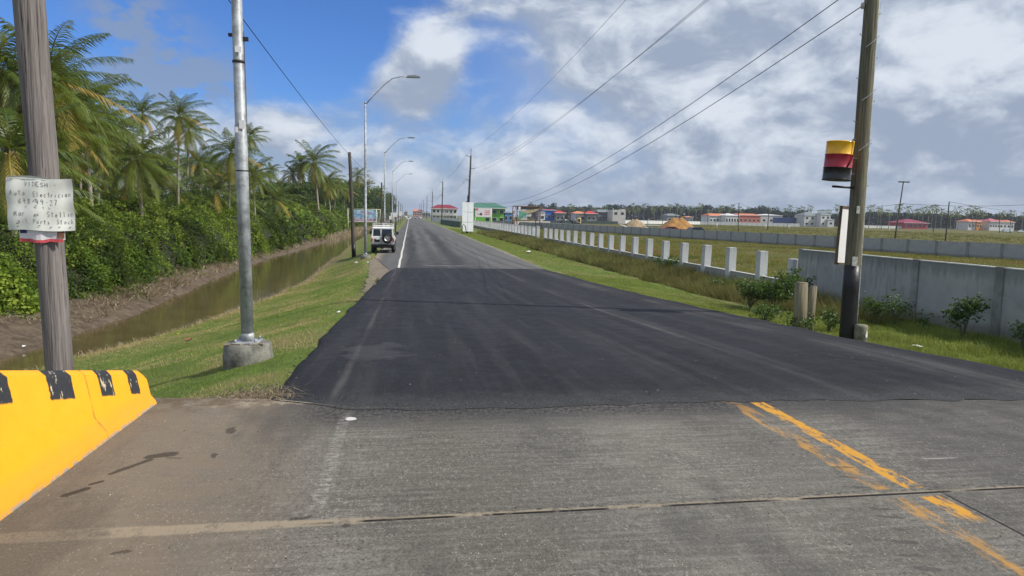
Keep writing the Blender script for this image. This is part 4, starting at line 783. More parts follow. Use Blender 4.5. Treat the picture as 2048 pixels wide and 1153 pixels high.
def pole_mesh(base, top, r0, r1, k=9, wob=.012, n=16):
    b = MB(); base = Vector(base); top = Vector(top); random.seed(int(base.x*100))
    pts = [base.lerp(top, t)+Vector((random.uniform(-wob, wob), random.uniform(-wob, wob), 0)) for t in np.linspace(0, 1, k)]
    b.tube(pts, [r0+(r1-r0)*t for t in np.linspace(0, 1, k)], n); return b
# near left pole
B0 = gd(120, 742, 7.6); B1 = gd(58, 0, 7.6); dvec = (B1-B0)/(B1.z-B0.z); LP0 = B0+dvec*(-1.35-B0.z); LPT = B0+dvec*(6.75-B0.z)
t = thing('utility_pole', 'thick weathered grey wooden pole behind the yellow barrier, leaning left, with notices on it', 'utility pole', tuple(LP0), group='wooden poles along the canal')
pole_mesh((0, 0, 0), LPT-LP0, .120, .146, 12, .008, 26).build('shaft', grey_wood, t)
b = MB(); b.tube([(-.13, -.1, 0), (.13, -.1, .01)], .012, 6); b.build('crossbolt', iron, t, tuple(LPT-LP0-Vector((0, 0, .25))))
# handwritten notice
GL = {'V': [[(0, 1), (.5, 0), (1, 1)]], 'I': [[(.5, 1), (.5, 0)]], 'D': [[(0, 0), (0, 1), (.6, .9), (1, .5), (.6, .1), (0, 0)]], 'E': [[(1, 1), (0, 1), (0, 0), (1, 0)], [(0, .5), (.8, .5)]],
      'S': [[(1, .85), (.6, 1), (.1, .8), (.2, .55), (.8, .45), (.9, .15), (.4, 0), (0, .15)]], 'H': [[(0, 1), (0, 0)], [(1, 1), (1, 0)], [(0, .5), (1, .5)]], 'A': [[(0, 0), (.5, 1), (1, 0)], [(.2, .4), (.8, .4)]],
      'u': [[(.1, .6), (.1, .15), (.4, 0), (.8, .15), (.8, .6)], [(.8, .6), (.85, 0)]], 't': [[(.5, .95), (.5, .05), (.8, 0)], [(.1, .62), (.9, .62)]], 'o': [[(.5, .6), (.1, .3), (.5, 0), (.9, .3), (.5, .6)]],
      'l': [[(.5, 1), (.5, 0)]], 'e': [[(.1, .3), (.9, .35), (.5, .6), (.1, .3), (.4, 0), (.9, .1)]], 'c': [[(.9, .5), (.5, .6), (.1, .3), (.5, 0), (.9, .1)]], 'r': [[(.2, .6), (.2, 0)], [(.2, .4), (.6, .6), (.9, .5)]],
      'i': [[(.5, .55), (.5, 0)], [(.5, .8), (.52, .84)]], 'a': [[(.85, .55), (.4, .6), (.1, .3), (.4, 0), (.85, .25)], [(.85, .6), (.9, 0)]], 'n': [[(.1, .6), (.1, 0)], [(.1, .4), (.5, .6), (.9, .45), (.9, 0)]],
      '6': [[(.8, 1), (.2, .6), (.1, .2), (.5, 0), (.9, .25), (.5, .5), (.1, .25)]], '9': [[(.9, .7), (.5, .5), (.1, .75), (.5, 1), (.9, .75), (.8, 0)]], '8': [[(.5, .5), (.1, .75), (.5, 1), (.9, .75), (.5, .5), (.05, .2), (.5, 0), (.95, .2), (.5, .5)]],
      '4': [[(.3, 1), (.1, .4), (.9, .4)], [(.7, .8), (.7, 0)]], '2': [[(.1, .8), (.5, 1), (.9, .75), (.1, 0), (1, 0)]], '7': [[(.1, 1), (.9, 1), (.5, 0)]], '-': [[(.2, .45), (.8, .45)]], ':': [[(.5, .65), (.52, .7)], [(.5, .2), (.52, .25)]],
      'M': [[(0, 0), (.1, 1), (.5, .3), (.9, 1), (1, 0)]], 'k': [[(.1, 1), (.1, 0)], [(.8, .6), (.1, .25), (.9, 0)]], 's': [[(.8, .5), (.4, .6), (.2, .4), (.8, .2), (.4, 0), (.1, .1)]], 'F': [[(1, 1), (0, 1), (0, 0)], [(0, .55), (.7, .55)]], 'N': [[(0, 0), (0, .8), (.8, 0), (.8, .8)]], 'P': [[(0, 0), (0, 1), (.9, .85), (.8, .55), (0, .5)]]}
def rumple(x, z): return .010*math.sin(x*9+z*4)+.006*math.sin(z*23-x*7)+.004*math.sin(x*31)
W_, H_ = .62, .515
def pt(u, v, off=0.):  # notice surface, u right, v up, bellied around the pole
    x = (u-.5)*W_*(1+.02*(.5-v)); z = (v-.5)*H_+.006*math.sin(u*7); y = .03*abs(u-.5)*2+rumple(x, z)*(.6+abs(u-.5))-off
    return (x, y, z)
def strokes(text, x, y, h, cw, wd, mb, jit=.03):
    for ch in text:
        if ch in GL:
            dxj, dyj = random.uniform(-.1, .1)*cw, random.uniform(-.06, .06)*h
            for st in GL[ch]:
                for (a, c) in zip(st[:-1], st[1:]):
                    pa = (x+dxj+a[0]*cw*.62, y+dyj+a[1]*h); pc = (x+dxj+c[0]*cw*.62, y+dyj+c[1]*h)
                    dd = Vector((pc[0]-pa[0], (pc[1]-pa[1])*H_/W_)); nn = Vector((-dd.y, dd.x)).normalized()*wd*random.uniform(.7, 1.2)
                    for q in (0, 1):
                        f0, f1 = q*.5, q*.5+.5; A_ = (pa[0]+(pc[0]-pa[0])*f0, pa[1]+(pc[1]-pa[1])*f0); B_ = (pa[0]+(pc[0]-pa[0])*f1, pa[1]+(pc[1]-pa[1])*f1)
                        mb.add([pt(A_[0]-nn.x, A_[1]-nn.y*W_/H_, .0025), pt(B_[0]-nn.x, B_[1]-nn.y*W_/H_, .0025), pt(B_[0]+nn.x, B_[1]+nn.y*W_/H_, .0025), pt(A_[0]+nn.x, A_[1]+nn.y*W_/H_, .0025)], [(0, 1, 2, 3)])
        x += cw
axis_at = lambda z: B0+dvec*(z-B0.z)
PN = axis_at(gd(98, 410, 7.45).z)+Vector((.012, -.165, 0))
t = thing('paper_notice', 'white handwritten auto electrician notice on the near wooden pole', 'notice', tuple(PN), R(-2))
b = MB(); nu, nv_ = 26, 20; g_ = [pt(i/nu, j/nv_) for j in range(nv_+1) for i in range(nu+1)]; g2 = [(x, y+.003, z) for x, y, z in g_]
b.add(g_, [(j*(nu+1)+i, j*(nu+1)+i+1, (j+1)*(nu+1)+i+1, (j+1)*(nu+1)+i) for j in range(nv_) for i in range(nu)], smooth=True); b.add(g2, [(j*(nu+1)+i, j*(nu+1)+i+1, (j+1)*(nu+1)+i+1, (j+1)*(nu+1)+i) for j in range(nv_) for i in range(nu)], smooth=True)
b.build('sheet', paper, t)
random.seed(4); ink = mat('pencil_ink', (.17, .17, .18), .8)
for wr in [('VIDESH:-', .30, .845, .085, .060, .0033), ('Auto', .07, .665, .095, .062, .0033), ('Electrician', .42, .655, .095, .051, .0035), ('698-49-27', .19, .505, .10, .066, .0035), ('Mar  e', .12, .265, .10, .062, .0033), ('a', .46, .285, .07, .062, .003),
           ('Stellin', .61, .275, .105, .056, .003), ('ail', .17, .13, .09, .055, .003), ('Parts', .41, .135, .085, .050, .003), ('Stock', .74, .135, .09, .050, .003)]:
    b = MB(); strokes(*wr, b); b.build('handwriting', ink, t)
b = MB(); random.seed(8); strokes('6  N 9 N', .29, .425, .05, .05, .0022, b); b.build('faint_handwriting', mat('faded_ink', (.36, .35, .31), .8), t)
b = MB(); b.add([pt(.05+.6*i/8, 1.0+(.035 if j else 0)-.006*math.sin(i), .004+.012*j) for j in (0, 1) for i in range(9)], [(i, i+1, i+10, i+9) for i in range(8)]); b.build('folded_top_edge', mat('clean_paper', (.80, .80, .77), .7, var=.04), t)
b = MB()
for (u, v) in [(.455, .60), (.46, .475), (.16, .06), (.16, .12), (.5, .10), (.66, .08), (.78, .08), (.93, .07), (.1, .97)]: b.box(*[tuple(c) for c in (Vector(pt(u, v, .006))-Vector((.008, .001, .003)), Vector(pt(u, v, .006))+Vector((.008, .001, .003)))])
b.build('staple', iron, t)
PN2 = axis_at(gd(92, 473, 7.45).z)+Vector((0, -.150, 0)); t = thing('torn_poster', 'torn red, white and blue poster showing below the handwritten notice', 'poster', tuple(PN2), R(-2))
b = MB(); wq = .215; 
def pq(u, v, off=0): return ((u-.5)*2*wq, .03*abs(u-.5)*2+.008*math.sin(u*12)-off, (v-.5)*.115*(1+.1*math.sin(u*9))-(.016 if .3 < u < .6 and v < .5 else 0))
def strip(u0, u1, v0, v1, off): return [pq(u0+(u1-u0)*i/10, v, off) for v in (v0, v1) for i in range(11)], [(i, i+1, i+12, i+11) for i in range(10)]
b.add(*strip(0, 1, .2, 1.25, 0)); b.build('sheet', mat('poster_white', (.72, .68, .70), .7, var=.08, scale=12), t)
b = MB(); b.add(*strip(0, .96, .02, .28, .003)); b.build('red_border', mat('poster_red', (.62, .09, .10), .7, var=.25, scale=15), t)
b = MB(); b.add(*strip(.02, .17, .72, 1.22, .004)); b.build('blue_corner', mat('poster_blue', (.02, .03, .14), .6), t)
b = MB(); b.add(*strip(.84, .99, .35, 1.1, .004)); b.build('torn_photo', mat('poster_photo', (.22, .10, .06), .7, var=.6, scale=30), t)
# more wooden poles along the canal
def simple_pole(base, top, r0, r1, lab, wood, cat='utility pole', group=None, n=10):
    t = thing('utility_pole', lab, cat, tuple(base), group=group); pole_mesh((0, 0, 0), Vector(top)-Vector(base), r0, r1, 7, .02, n).build('shaft', wood, t); return t
P2b = gz(708, 511, -1.55); P2t = gd(699, 305, P2b.y); P2b.z = -1.9
t = simple_pole(P2b, P2t, .155, .12, 'dark brown wooden pole leaning left beside the first far lamp post', grey_wood if False else dark_wood, group='wooden poles along the canal')
pole_mesh((0, 0, 0), (P2t-P2b)*.16, .162, .160, 3, 0, 10).build('painted_band', black_paint, t)
LPOLES = [P2t]
for i, d in enumerate([100, 149, 198, 247, 300, 355]):
    x = -4.1+.03*i; top = Vector((x+random.uniform(-.2, .2), d, 6.1)); simple_pole(Vector((x, d, -1.7)), top, .14, .11, ['wooden pole hidden close behind the second lamp post', 'wooden pole between the third and fourth lamp posts', 'thin far wooden pole just past the fourth lamp post', 'far wooden pole beside the tree belt, third past the lamp posts', 'far wooden pole near the end of the tree belt', 'farthest wooden pole on the canal side'][i], dark_wood, group='wooden poles along the canal', n=7); LPOLES.append(top)
# ------------------------------------------------------------------ wires
def wire(pts, sag, r, lab, name='overhead_wire', segs=22):
    b = MB(); path = []
    for k in range(len(pts)-1):
        a, c = Vector(pts[k]), Vector(pts[k+1])
        for i in range(segs+(1 if k == len(pts)-2 else 0)): q = i/segs; p = a.lerp(c, q); p.z -= 4*sag*q*(1-q)*((c-a).length/98); path.append(p)
    b.tube(path, [r]*len(path), 5, cap=False); o = b.build(name, wire_m); return tag(o, lab, 'wire', 'overhead wires')
wire([Vector(LPT)-Vector((0, 0, .2))]+[p-Vector((0, 0, .2)) for p in LPOLES], .5, .011, 'single overhead wire from the near left pole to the brown pole and along the canal')
# ------------------------------------------------------------------ street lamps
def lamp_proto():
    t = thing('street_lamp', 'x', 'street lamp', (0, 0, 0), group='street lamps along the canal verge')
    b = MB(); b.lathe([(0, -.5), (.315, -.5), (.325, .10), (.30, .285), (.27, .30), (0, .30)], 28); b.build('concrete_base', concd, t)
    b = MB(); b.box((-.17, -.17, .302), (.17, .17, .322), bev=.006)
    for s1 in (-1, 1):
        for s2 in (-1, 1): b.lathe([(0, .32), (.018, .32), (.018, .36), (0, .36)], 6, (s1*.13, s2*.13, 0))
    b.build('base_plate', steel, t)
    b = MB(); b.tube([(0, 0, .322), (0, 0, 3.2), (0, 0, 3.21), (0, 0, 6.4), (0, 0, 9.95)], [.082, .076, .070, .064, .050], 20); b.lathe([(.078, 0), (.086, 0), (.086, .10), (.078, .10)], 16, (0, 0, .33)); b.build('pole', steel, t)
    b = MB(); b.tube([(0, 0, 9.85), (.45, 0, 10.35), (1.2, 0, 11.15), (1.7, 0, 11.55), (2.2, 0, 11.68), (2.75, 0, 11.70)], [.038, .036, .034, .032, .03, .03], 10); b.lathe([(0, -.02), (.06, -.02), (.06, .12), (0, .12)], 12, (0, 0, 9.9)); b.build('arm', steel, t)
    b = MB(); b.prism([(2.55, 11.66), (2.66, 11.76), (3.1, 11.80), (3.42, 11.74), (3.45, 11.68), (3.1, 11.65)], -.13, .13, 'y'); b.build('lamp_head', mat('lamp_grey', (.22, .23, .24), .45, .3), t)
    return t
lp = lamp_proto()
LB = [(-2.18, 9.62, gh(-2.18, 9.62)-.02), (-2.84, 45.2, -1.27), (-2.9, 80.5, -1.3), (-2.9, 116, -1.3), (-2.9, 153, -1.3)]
LL = ['nearest galvanised lamp post on a round concrete base, cut by the photo top', 'lamp post in front of the parked white vehicle, arm curving over the road', 'second full lamp post down the road, seen just left of the vehicle rack', 'third full lamp post down the road on the verge', 'farthest and smallest lamp post down the road']
for i, (q, l) in enumerate(zip(LB, LL)):
    o = lp if i == 0 else copy_tree(lp); o.location = q; o['label'] = l
    if i: 
        for ch in [c for c in C.objects if c.parent == o and c.name.startswith('pole')]: ch.scale = (1.15, 1.15, 1)
lp.rotation_euler = (R(.3), R(-.6), 0)
# remains of old straps and tape on the nearest lamp post
b = MB()
for z_, s_ in ((5.35, 1), (4.0, 1), (2.6, .6)):
    b.lathe([(.074, 0), (.079, 0), (.079, .03*s_), (.074, .03*s_)], 16, (0, 0, z_))
b.box((.06, -.02, 4.28), (.13, .02, 4.33)); b.box((-.115, -.02, 4.33), (-.06, .02, 4.37)); b.build('metal_strap', iron, lp)
b = MB(); random.seed(2); pts = [(.074+random.uniform(0, .03), -.03, z) for z in np.linspace(6.4, 4.9, 16)]; b.tube(pts, [.012+.018*random.random() for _ in pts], 5); b.tube([(.078, -.01, 4.4), (.082, -.01, 3.1)], .005, 5); b.build('torn_tape', mat('torn_plastic', (.10, .075, .06), .7, var=.5, scale=20), lp)
b = MB(); b.box((-.02, -.088, 4.12), (.055, -.080, 4.19)); b.box((.0, -.086, 3.15), (.07, -.079, 3.26)); b.box((-.05, -.086, 3.1), (-.015, -.079, 3.17)); b.build('paper_scrap', white_paint, lp)
b = MB(); random.seed(6)
for i in range(7): x, y = random.uniform(-.26, .2), random.uniform(-.27, -.17); b.box((x, y, .303), (x+random.uniform(.05, .16), y+.03, .318), rz=random.uniform(-.6, .6))
b.build('dry_palm_debris', mat('husk', (.33, .28, .20), .9), lp)
# ------------------------------------------------------------------ right utility poles
RB = Vector((9.75, 14.3, gh(9.75, 14.3)-.5)); q0 = gz(1692, 672, gh(9.6, 14)); RBs = gd(1694, 676, 14.3); tp = gd(1743, 0, 14.3); dv2 = (tp-RBs)/(tp.z-RBs.z); base = RBs+dv2*(-1.3-RBs.z); RT = RBs+dv2*(12.2-RBs.z)
t = thing('utility_pole', 'tall greenish timber pole with black painted foot, step bolts and a hanging drum', 'utility pole', tuple(base), group='power poles along the field side')
Lp = RT-base; pole_mesh((0, 0, 0), Lp, .172, .125, 14, .006, 26).build('shaft', green_wood, t)
def on(z, dx=0, dy=0): return (Lp*((z-base.z)/Lp.z))+Vector((dx, dy, 0))
zb = gd(1700, 530, 14.3).z
b = MB(); pts = [on(z) for z in np.linspace(-1.25, zb, 5)]; b.tube(pts, [.176, .1755, .175, .1735, .1725], 26); b.build('painted_band', black_paint, t)
b = MB(); pts = [on(z, .155-.006*(z+1), -.085) for z in np.linspace(-.6, 8.5, 14)]; b.tube(pts, [.022]*14, 8); b.build('conduit', mat('pale_conduit', (.36, .37, .30), .7, var=.35, scale=6), t)
b = MB(); pts = [on(z, .158-.006*(z+1), -.03) for z in np.linspace(-.4, 3.2, 9)]; b.tube(pts, [.018]*9, 8); b.build('conduit', mat('pale_conduit', (.36, .37, .30), .7), t)
for i in range(11):
    z = 1.75+gd(1750, 30+i*0, 14.3).z*0+(i*.47)-.1; s_ = 1 if i % 2 == 0 else -1; b = MB(); r_ = .155
    b.tube([on(z, s_*(r_-.05), -.03), on(z, s_*(r_+.075), -.03), on(z, s_*(r_+.085), -.03)+Vector((0, 0, .035))], .0085, 6); b.build('step_bolt', steel, t)
for i, (z, l) in enumerate([(5.6, .3), (3.35, .24), (4.45, .2)]):
    b = MB(); b.tube([on(z, -.15, -.14), on(z+.12, .0, -.175), on(z+.26, .16, -.13)], .009, 5); b.build('twisted_wire', steel, t)
b = MB(); b.box((-.10, -.010, -.105), (.03, 0, .105)); o = b.build('number_plate', mat('plate_tin', (.42, .42, .39), .5, .2, var=.35, scale=14), t, tuple(on(gd(1693, 522, 14.3).z, -.04, -.182)))
b = MB(); b.box((-.07, -.010, -.085), (.01, 0, .085)); b.build('number_plate', bpy.data.materials['plate_tin'], t, tuple(on(gd(1697, 420, 14.3).z, -.05, -.178)))
zi = gd(1727, 12, 14.3).z; b = MB(); b.lathe([(.0, -.07), (.035, -.06), (.045, 0), (.03, .06), (0, .07)], 12, tuple(on(zi, -.20, 0))); b.build('insulator', porcelain, t)
za = gd(1690, 376, 14.3).z; b = MB(); b.tube([on(za, -.1, -.05), on(za+.02, -.66, -.05)], .026, 8); b.build('steel_bracket', black_paint, t)
b = MB(); pts = [on(z, .17+.03*math.sin(z*5), -.05) for z in np.linspace(5.7, 6.6, 7)]; b.tube(pts, [.004]*7, 4); b.build('loose_wire', steel, t)
# stub, lying against the foot
pf = base+on(-.75); q = Vector((pf.x+.10, pf.y-.27, 0)); t = thing('timber_stub', 'short grey-green stub with a white paint splash against the foot of the drum pole', 'post', (q.x, q.y, gh(q.x, q.y)+.14))
b = MB(); b.lathe([(.0, -.3), (.135, -.3), (.145, .44), (.12, .485), (0, .485)], 20, (.06, .02, 0)); b.build('stub_body', mat('mossy_concrete', (.17, .165, .115), .9, var=.4, scale=7, bump=.01), t)
b = MB(); random.seed(3); b.add([(.06+.152*math.sin(a), .02-.152*math.cos(a), z) for a, z in [(.15, .22), (.40, .20), (.55, .26), (.42, .30), (.5, .36), (.30, .33), (.22, .40), (.18, .31), (.05, .28)]], [tuple(range(9))]); b.build('paint_splash', white_paint, t)
# paired thick posts
q = gz(1598, 655, gh(9.4, 15.3)); zq = gh(q.x, q.y)
for (dx_, dy_, r_, h_, lab) in [(0, 0, .165, gd(1600, 566, q.y).z-zq, 'thick round timber post, the taller of a pair left of the drum pole'), (.47, .25, .095, gd(1620, 574, q.y+.2).z-zq, 'slimmer round timber post, the shorter of a pair left of the drum pole')]:
    t = thing('timber_post', lab, 'post', (q.x+dx_, q.y+dy_, zq-.25), group='paired timber posts by the road'); b = MB(); b.tube([(0, 0, 0), (.01, 0, (h_+.25)*.5), (-.012 if r_ > .1 else .03, 0, h_+.25)], [r_*1.05, r_, r_*.97], 22); b.build('shaft', timber('pale_timber', (.15, .13, .085), (.30, .265, .18)), t)
    b = MB(); b.lathe([(0, 0), (r_*.93, 0), (r_*.93, .012), (0, .02)], 22, (-.012 if r_ > .1 else .03, 0, h_+.25)); b.build('cut_top', mat('cut_wood', (.20, .17, .12), .9, var=.3, scale=9), t)
# hanging drum
zc = gd(1678, 327, 14.1).z; dq = gd(1677, 323, 14.1); t = thing('oil_drum', 'yellow, red and black steel drum strapped high on the right timber pole', 'drum', tuple(dq)); t.rotation_euler = (R(1), R(3.2), 0)
Hh = .425; prof_ = [(0, -Hh+.012), (.285, -Hh+.012), (.293, -Hh), (.297, -Hh+.02), (.289, -Hh+.03), (.289, -.155), (.298, -.147), (.289, -.138), (.289, .130), (.298, .140), (.289, .150), (.289, Hh-.03), (.297, Hh-.02), (.293, Hh), (.283, Hh-.012), (.0, Hh-.012)]
b = MB(); b.lathe(prof_, 40, mis=[0]*6+[1]*3+[2]*6); b.build('drum_body', [mat('drum_black', (.014, .014, .015), .35, var=.4, scale=6, coat=.3), mat('drum_red', (.36, .018, .035), .4, var=.2, scale=5, coat=.2), mat('drum_yellow', (.80, .42, .012), .4, var=.12, scale=5, coat=.2)], t)
b = MB(); b.tube([(.10, -.25, Hh-.03), (.09, -.29, Hh+.04), (.13, -.30, Hh+.05), (.155, -.285, Hh-.02), (.14, -.283, .12), (.10, -.297, .0), (.03, -.303, -.14)], [.012]*7, 8); b.build('hose', black_paint, t)
b = MB(); b.add([(.293*math.sin(a), -.293*math.cos(a), z) for a, z in [(.55, -.17), (.95, -.19), (1.05, -.33), (.8, -.40), (.6, -.30)]], [tuple(range(5))]); b.build('torn_label', mat('scuffed_grey', (.20, .20, .21), .5, var=.7, scale=18), t)
b = MB(); b.tube([(.26, 0, .1), (.46, .05, .1)], .014, 6); b.tube([(.26, 0, -.25), (.46, .05, -.25)], .014, 6); b.build('steel_strap', iron, t)
# sign boards fixed round the pole
q = gd(1692, 472, 14.62); zt_ = gd(1680, 413, 14.6).z; zb_ = gd(1680, 530, 14.6).z; hh = zt_-zb_
t = thing('sign_board', 'white timber framed board seen nearly edge on behind the drum pole', 'sign', (q.x, q.y, zb_)); t.rotation_euler = (0, R(2.6), R(22))
b = MB(); b.box((-.27, .012, .03), (.30, .030, hh-.03)); b.build('panel', mat('bright_white_paint', (.86, .86, .86), .5, var=.03), t)
b = MB(); b.box((-.305, -.004, 0), (-.262, .045, hh)); b.box((.295, -.004, 0), (.34, .045, hh)); b.box((-.26, -.003, hh-.05), (.293, .044, hh-.001)); b.box((-.26, -.003, .001), (.293, .044, .045)); b.build('frame', timber('brown_batten', (.10, .07, .045), (.22, .16, .10)), t)
# far power poles
RP = [(9.35, 113), (9.4, 206), (9.4, 300), (9.4, 395), (9.4, 490), (9.4, 590), (9.4, 700)]; RTOP = []
rl = ['slender power pole rising behind the tall blank white board', 'power pole in front of the red roofed house', 'third power pole down the field side', 'fourth power pole down the field side', 'fifth, very far power pole', 'sixth, very far power pole', 'farthest power pole at the end of the road']
for i, ((x, d), l) in enumerate(zip(RP, rl)):
    tilt = .45 if i == 0 else .2; Tp = Vector((tilt, 0, 13.0)); t = thing('utility_pole', l, 'utility pole', (x, d, -1.6), group='power poles along the field side')
    pole_mesh((0, 0, 0), Tp, .21 if i == 0 else .18, .13, 7, .02, 8).build('shaft', dark_wood, t)
    b = MB(); b.tube([Tp-Vector((0, 0, .3)), Tp+Vector((.02, 0, 1.15))], .045, 5); b.tube([Tp+Vector((-.02, 0, -.3)), Tp+Vector((-.85, 0, .05))], .04, 5); b.tube([Tp+Vector((-.02, 0, -2.1)), Tp+Vector((.7, 0, -2.0))], .04, 5); b.tube([Tp+Vector((-.04, 0, -4.)), Tp+Vector((-.75, 0, -3.9))], .04, 5); b.build('insulator_bracket', dark_wood, t)
    if i == 0:
        b = MB(); b.box((-.22, -.2, 5.2), (.22, .2, 5.6)); b.box((-.05, -.26, 5.6), (.25, .12, 6.5)); b.build('junction_box', black_paint, t)
    wtop = Vector((x, d, -1.6))+Tp; RTOP.append(wtop)
def offs(lst, dx_, dz_): return [p+Vector((dx_, 0, dz_)) for p in lst]
wn = RT; w_a = [wn+Vector((0, 0, .55))]+offs(RTOP, .02, 1.1); wire(w_a, 1.25, .009, 'uppermost wire of the field side power line')
wire([wn+Vector((.65, 0, -2.0))]+offs(RTOP, .68, -2.0), 1.2, .009, 'right hand wire of the middle pair on the power line'); wire([wn+Vector((-.1, 0, -2.5))]+offs(RTOP, .05, -3.), 1.2, .009, 'left hand wire of the middle pair on the power line')
lowz = on(zi, -.2, 0)+base; wire([lowz]+offs(RTOP[:1], 0, -6.3), 3.1, .0105, 'lower sagging telephone cable tied to the insulator on the right pole')
wire([Vector((lowz.x-.1, lowz.y, lowz.z+.45)), RTOP[0]+Vector((0, 0, -5.9))], 3.1, .0105, 'upper sagging telephone cable beside the lower one')
wire(offs(RTOP, -.85, .05), 1.3, .012, 'left wire of the far power line beyond the white board'); wire(offs(RTOP, -.75, -3.9), 1.3, .012, 'low wire of the far power line beyond the white board')
# ------------------------------------------------------------------ walls
def wall_mat(name, a, b_):
    if name in _mc: return _mc[name]
    m, t, p = newmat(name); o = nd(t, 'ShaderNodeTexCoord').outputs['Object']; n = noise(t, o, 1.1, 6, .65); st = noise(t, vmul(t, o, (3, 3, .35)), 2.2, 5, .65); ns_ = noise(t, o, 30, 4, .7); sk = noise(t, vmul(t, o, (1, 1, 1)), .23, 3)
    c = mixc(t, mapr(t, n, .3, .7), a, b_); c = mixc(t, mapr(t, mth(t, 'ADD', st, mth(t, 'MULTIPLY', sk, .5)), .78, 1.0, 0, .38), c, tuple(k*.33 for k in a)); c = mixc(t, mapr(t, ns_, .6, .75, 0, .3), c, tuple(k*.6 for k in a))
    s_ = nd(t, 'ShaderNodeSeparateXYZ', {0: o}).outputs; c = mixc(t, mth(t, 'MULTIPLY', mapr(t, mth(t, 'ADD', s_[2], mth(t, 'MULTIPLY', st, .9)), 1.75, 2.15), .5), c, tuple(k*.4 for k in a)); c = mixc(t, mapr(t, noise(t, o, .7, 5, .7), .55, .66, 0, .5), c, (a[0]*.75, a[1]*.80, a[2]*.66))
    c = mixc(t, mapr(t, mth(t, 'ADD', s_[2], mth(t, 'MULTIPLY', n, -.5)), .1, -.25, 0, .6), c, (.10, .095, .06))
    S(t, p.inputs['Base Color'], c); p.inputs['Roughness'].default_value = .92; p.inputs['Specular IOR Level'].default_value = .2
    S(t, p.inputs['Normal'], nd(t, 'ShaderNodeBump', {'Height': mth(t, 'ADD', n, mth(t, 'MULTIPLY', ns_, .3)), 'Distance': .012, 'Strength': .7}).outputs[0]); _mc[name] = m; return m
wallm = wall_mat('grey_render', (.32, .335, .33), (.40, .41, .40)); wallp = wall_mat('pillar_render', (.50, .51, .505), (.64, .65, .64)); stain = wall_mat('stained_render', (.20, .21, .20), (.34, .34, .33)); lightc = mat('sunlit_coping', (.56, .56, .53), .9, var=.15, scale=3)  # coping paler than the walls: the sunlit top edge is put into its colour
XW = 16.0
t = thing('boundary_wall', 'solid grey rendered wall at the right behind the drum pole', 'wall', (XW, 0, -1.2))
jn = [26.2, 22.9, 19.6, 16.45, 13.3, 10.1]
for a, c in zip(jn[:-1], jn[1:]):
    b = MB(); b.box((0, c+.14, -.3), (.13, a-.14, 1.80)); b.build('wall_panel', wallm, t)
    b = MB(); b.box((-.02, c+.145, 1.802), (.15, a-.145, 1.835)); b.build('coping', lightc, t)
for a in jn[:]: b = MB(); b.box((-.045 if a < 26 else .0, a-.137, -.3), (.17, a+.137, 1.842)); b.build('pillar', stain if a < 26 else wallm, t)
# post fence: low wall with open pillars
t = thing('post_fence', 'nearer run of pale square concrete fence posts, right of the gap', 'fence', (XW, 0, -1.2), group='concrete post fence')
ya_ = [26.62]+[29.3+3.0*i for i in range(18)]
for i, y in enumerate(ya_): b = MB(); hw = .2 if i < len(ya_)-1 else .30; b.box((-.19, -hw, -.3), (.19, hw, (1.60 if i else 1.42)+random.uniform(-.03, .03)), bev=.012); o = b.build('post', wallp, t, (random.uniform(-.02, .02), y, 0)); o.rotation_euler = (R(random.uniform(-.9, .9)), R(random.uniform(-.9, .9)), 0)
for a, c in zip(ya_[:-1], ya_[1:]):
    b = MB(); b.box((-.06, a+.205, -.3), (.06, c-.305 if c == ya_[-1] else c-.205, .42)); b.build('low_wall', wallm, t); b = MB(); b.box((-.09, a+.205, .423), (.09, c-.305 if c == ya_[-1] else c-.205, .46)); b.build('coping', lightc, t)
t = thing('post_fence', 'farther run of pale square concrete fence posts, left of the gap', 'fence', (XW, 0, -1.2), group='concrete post fence')
yb_ = [85.2+3.05*i for i in range(30)]
for i, y in enumerate(yb_): b = MB(); hw = .2 if i else .36; b.box((-.2, y-hw, -.3), (.2, y+hw, 1.62+(.12 if not i else 0)), bev=.012); b.build('post', wallp, t)
for a, c in zip(yb_[:-1], yb_[1:]):
    b = MB(); b.box((-.06, a+(.365 if a == yb_[0] else .205), -.3), (.06, c-.205, .42)); b.build('low_wall', wallm, t); b = MB(); b.box((-.09, a+(.365 if a == yb_[0] else .205), .423), (.09, c-.205, .46)); b.build('coping', lightc, t)
# long wall across the field
t = thing('boundary_wall', 'long low grey panel wall running across the field behind the post fence', 'wall', (0, 0, -1.25))
ang = math.atan2(1, -.183); y0 = 42.; k = 0; dirw = Vector((-.183, 1, 0)).normalized()
p0 = Vector((wallx(y0), y0, 0)); npan = 50
for i in range(npan):
    a = p0+dirw*(i*3.3); c = a+dirw*3.3; mid = (a+c)/2
    b = MB(); b.box((-1.5, -.06, -.3), (1.5, .06, 1.42+.02*math.sin(i*2.1))); o = b.build('wall_panel', wallm, t, tuple(mid)); o.rotation_euler = (0, R(math.sin(i*5.1)*.25), ang)
    b = MB(); b.box((-.148, -.11, -.3), (.148, .11, 1.45)); o = b.build('pillar', stain, t, tuple(a)); o.rotation_euler = (0, 0, ang)

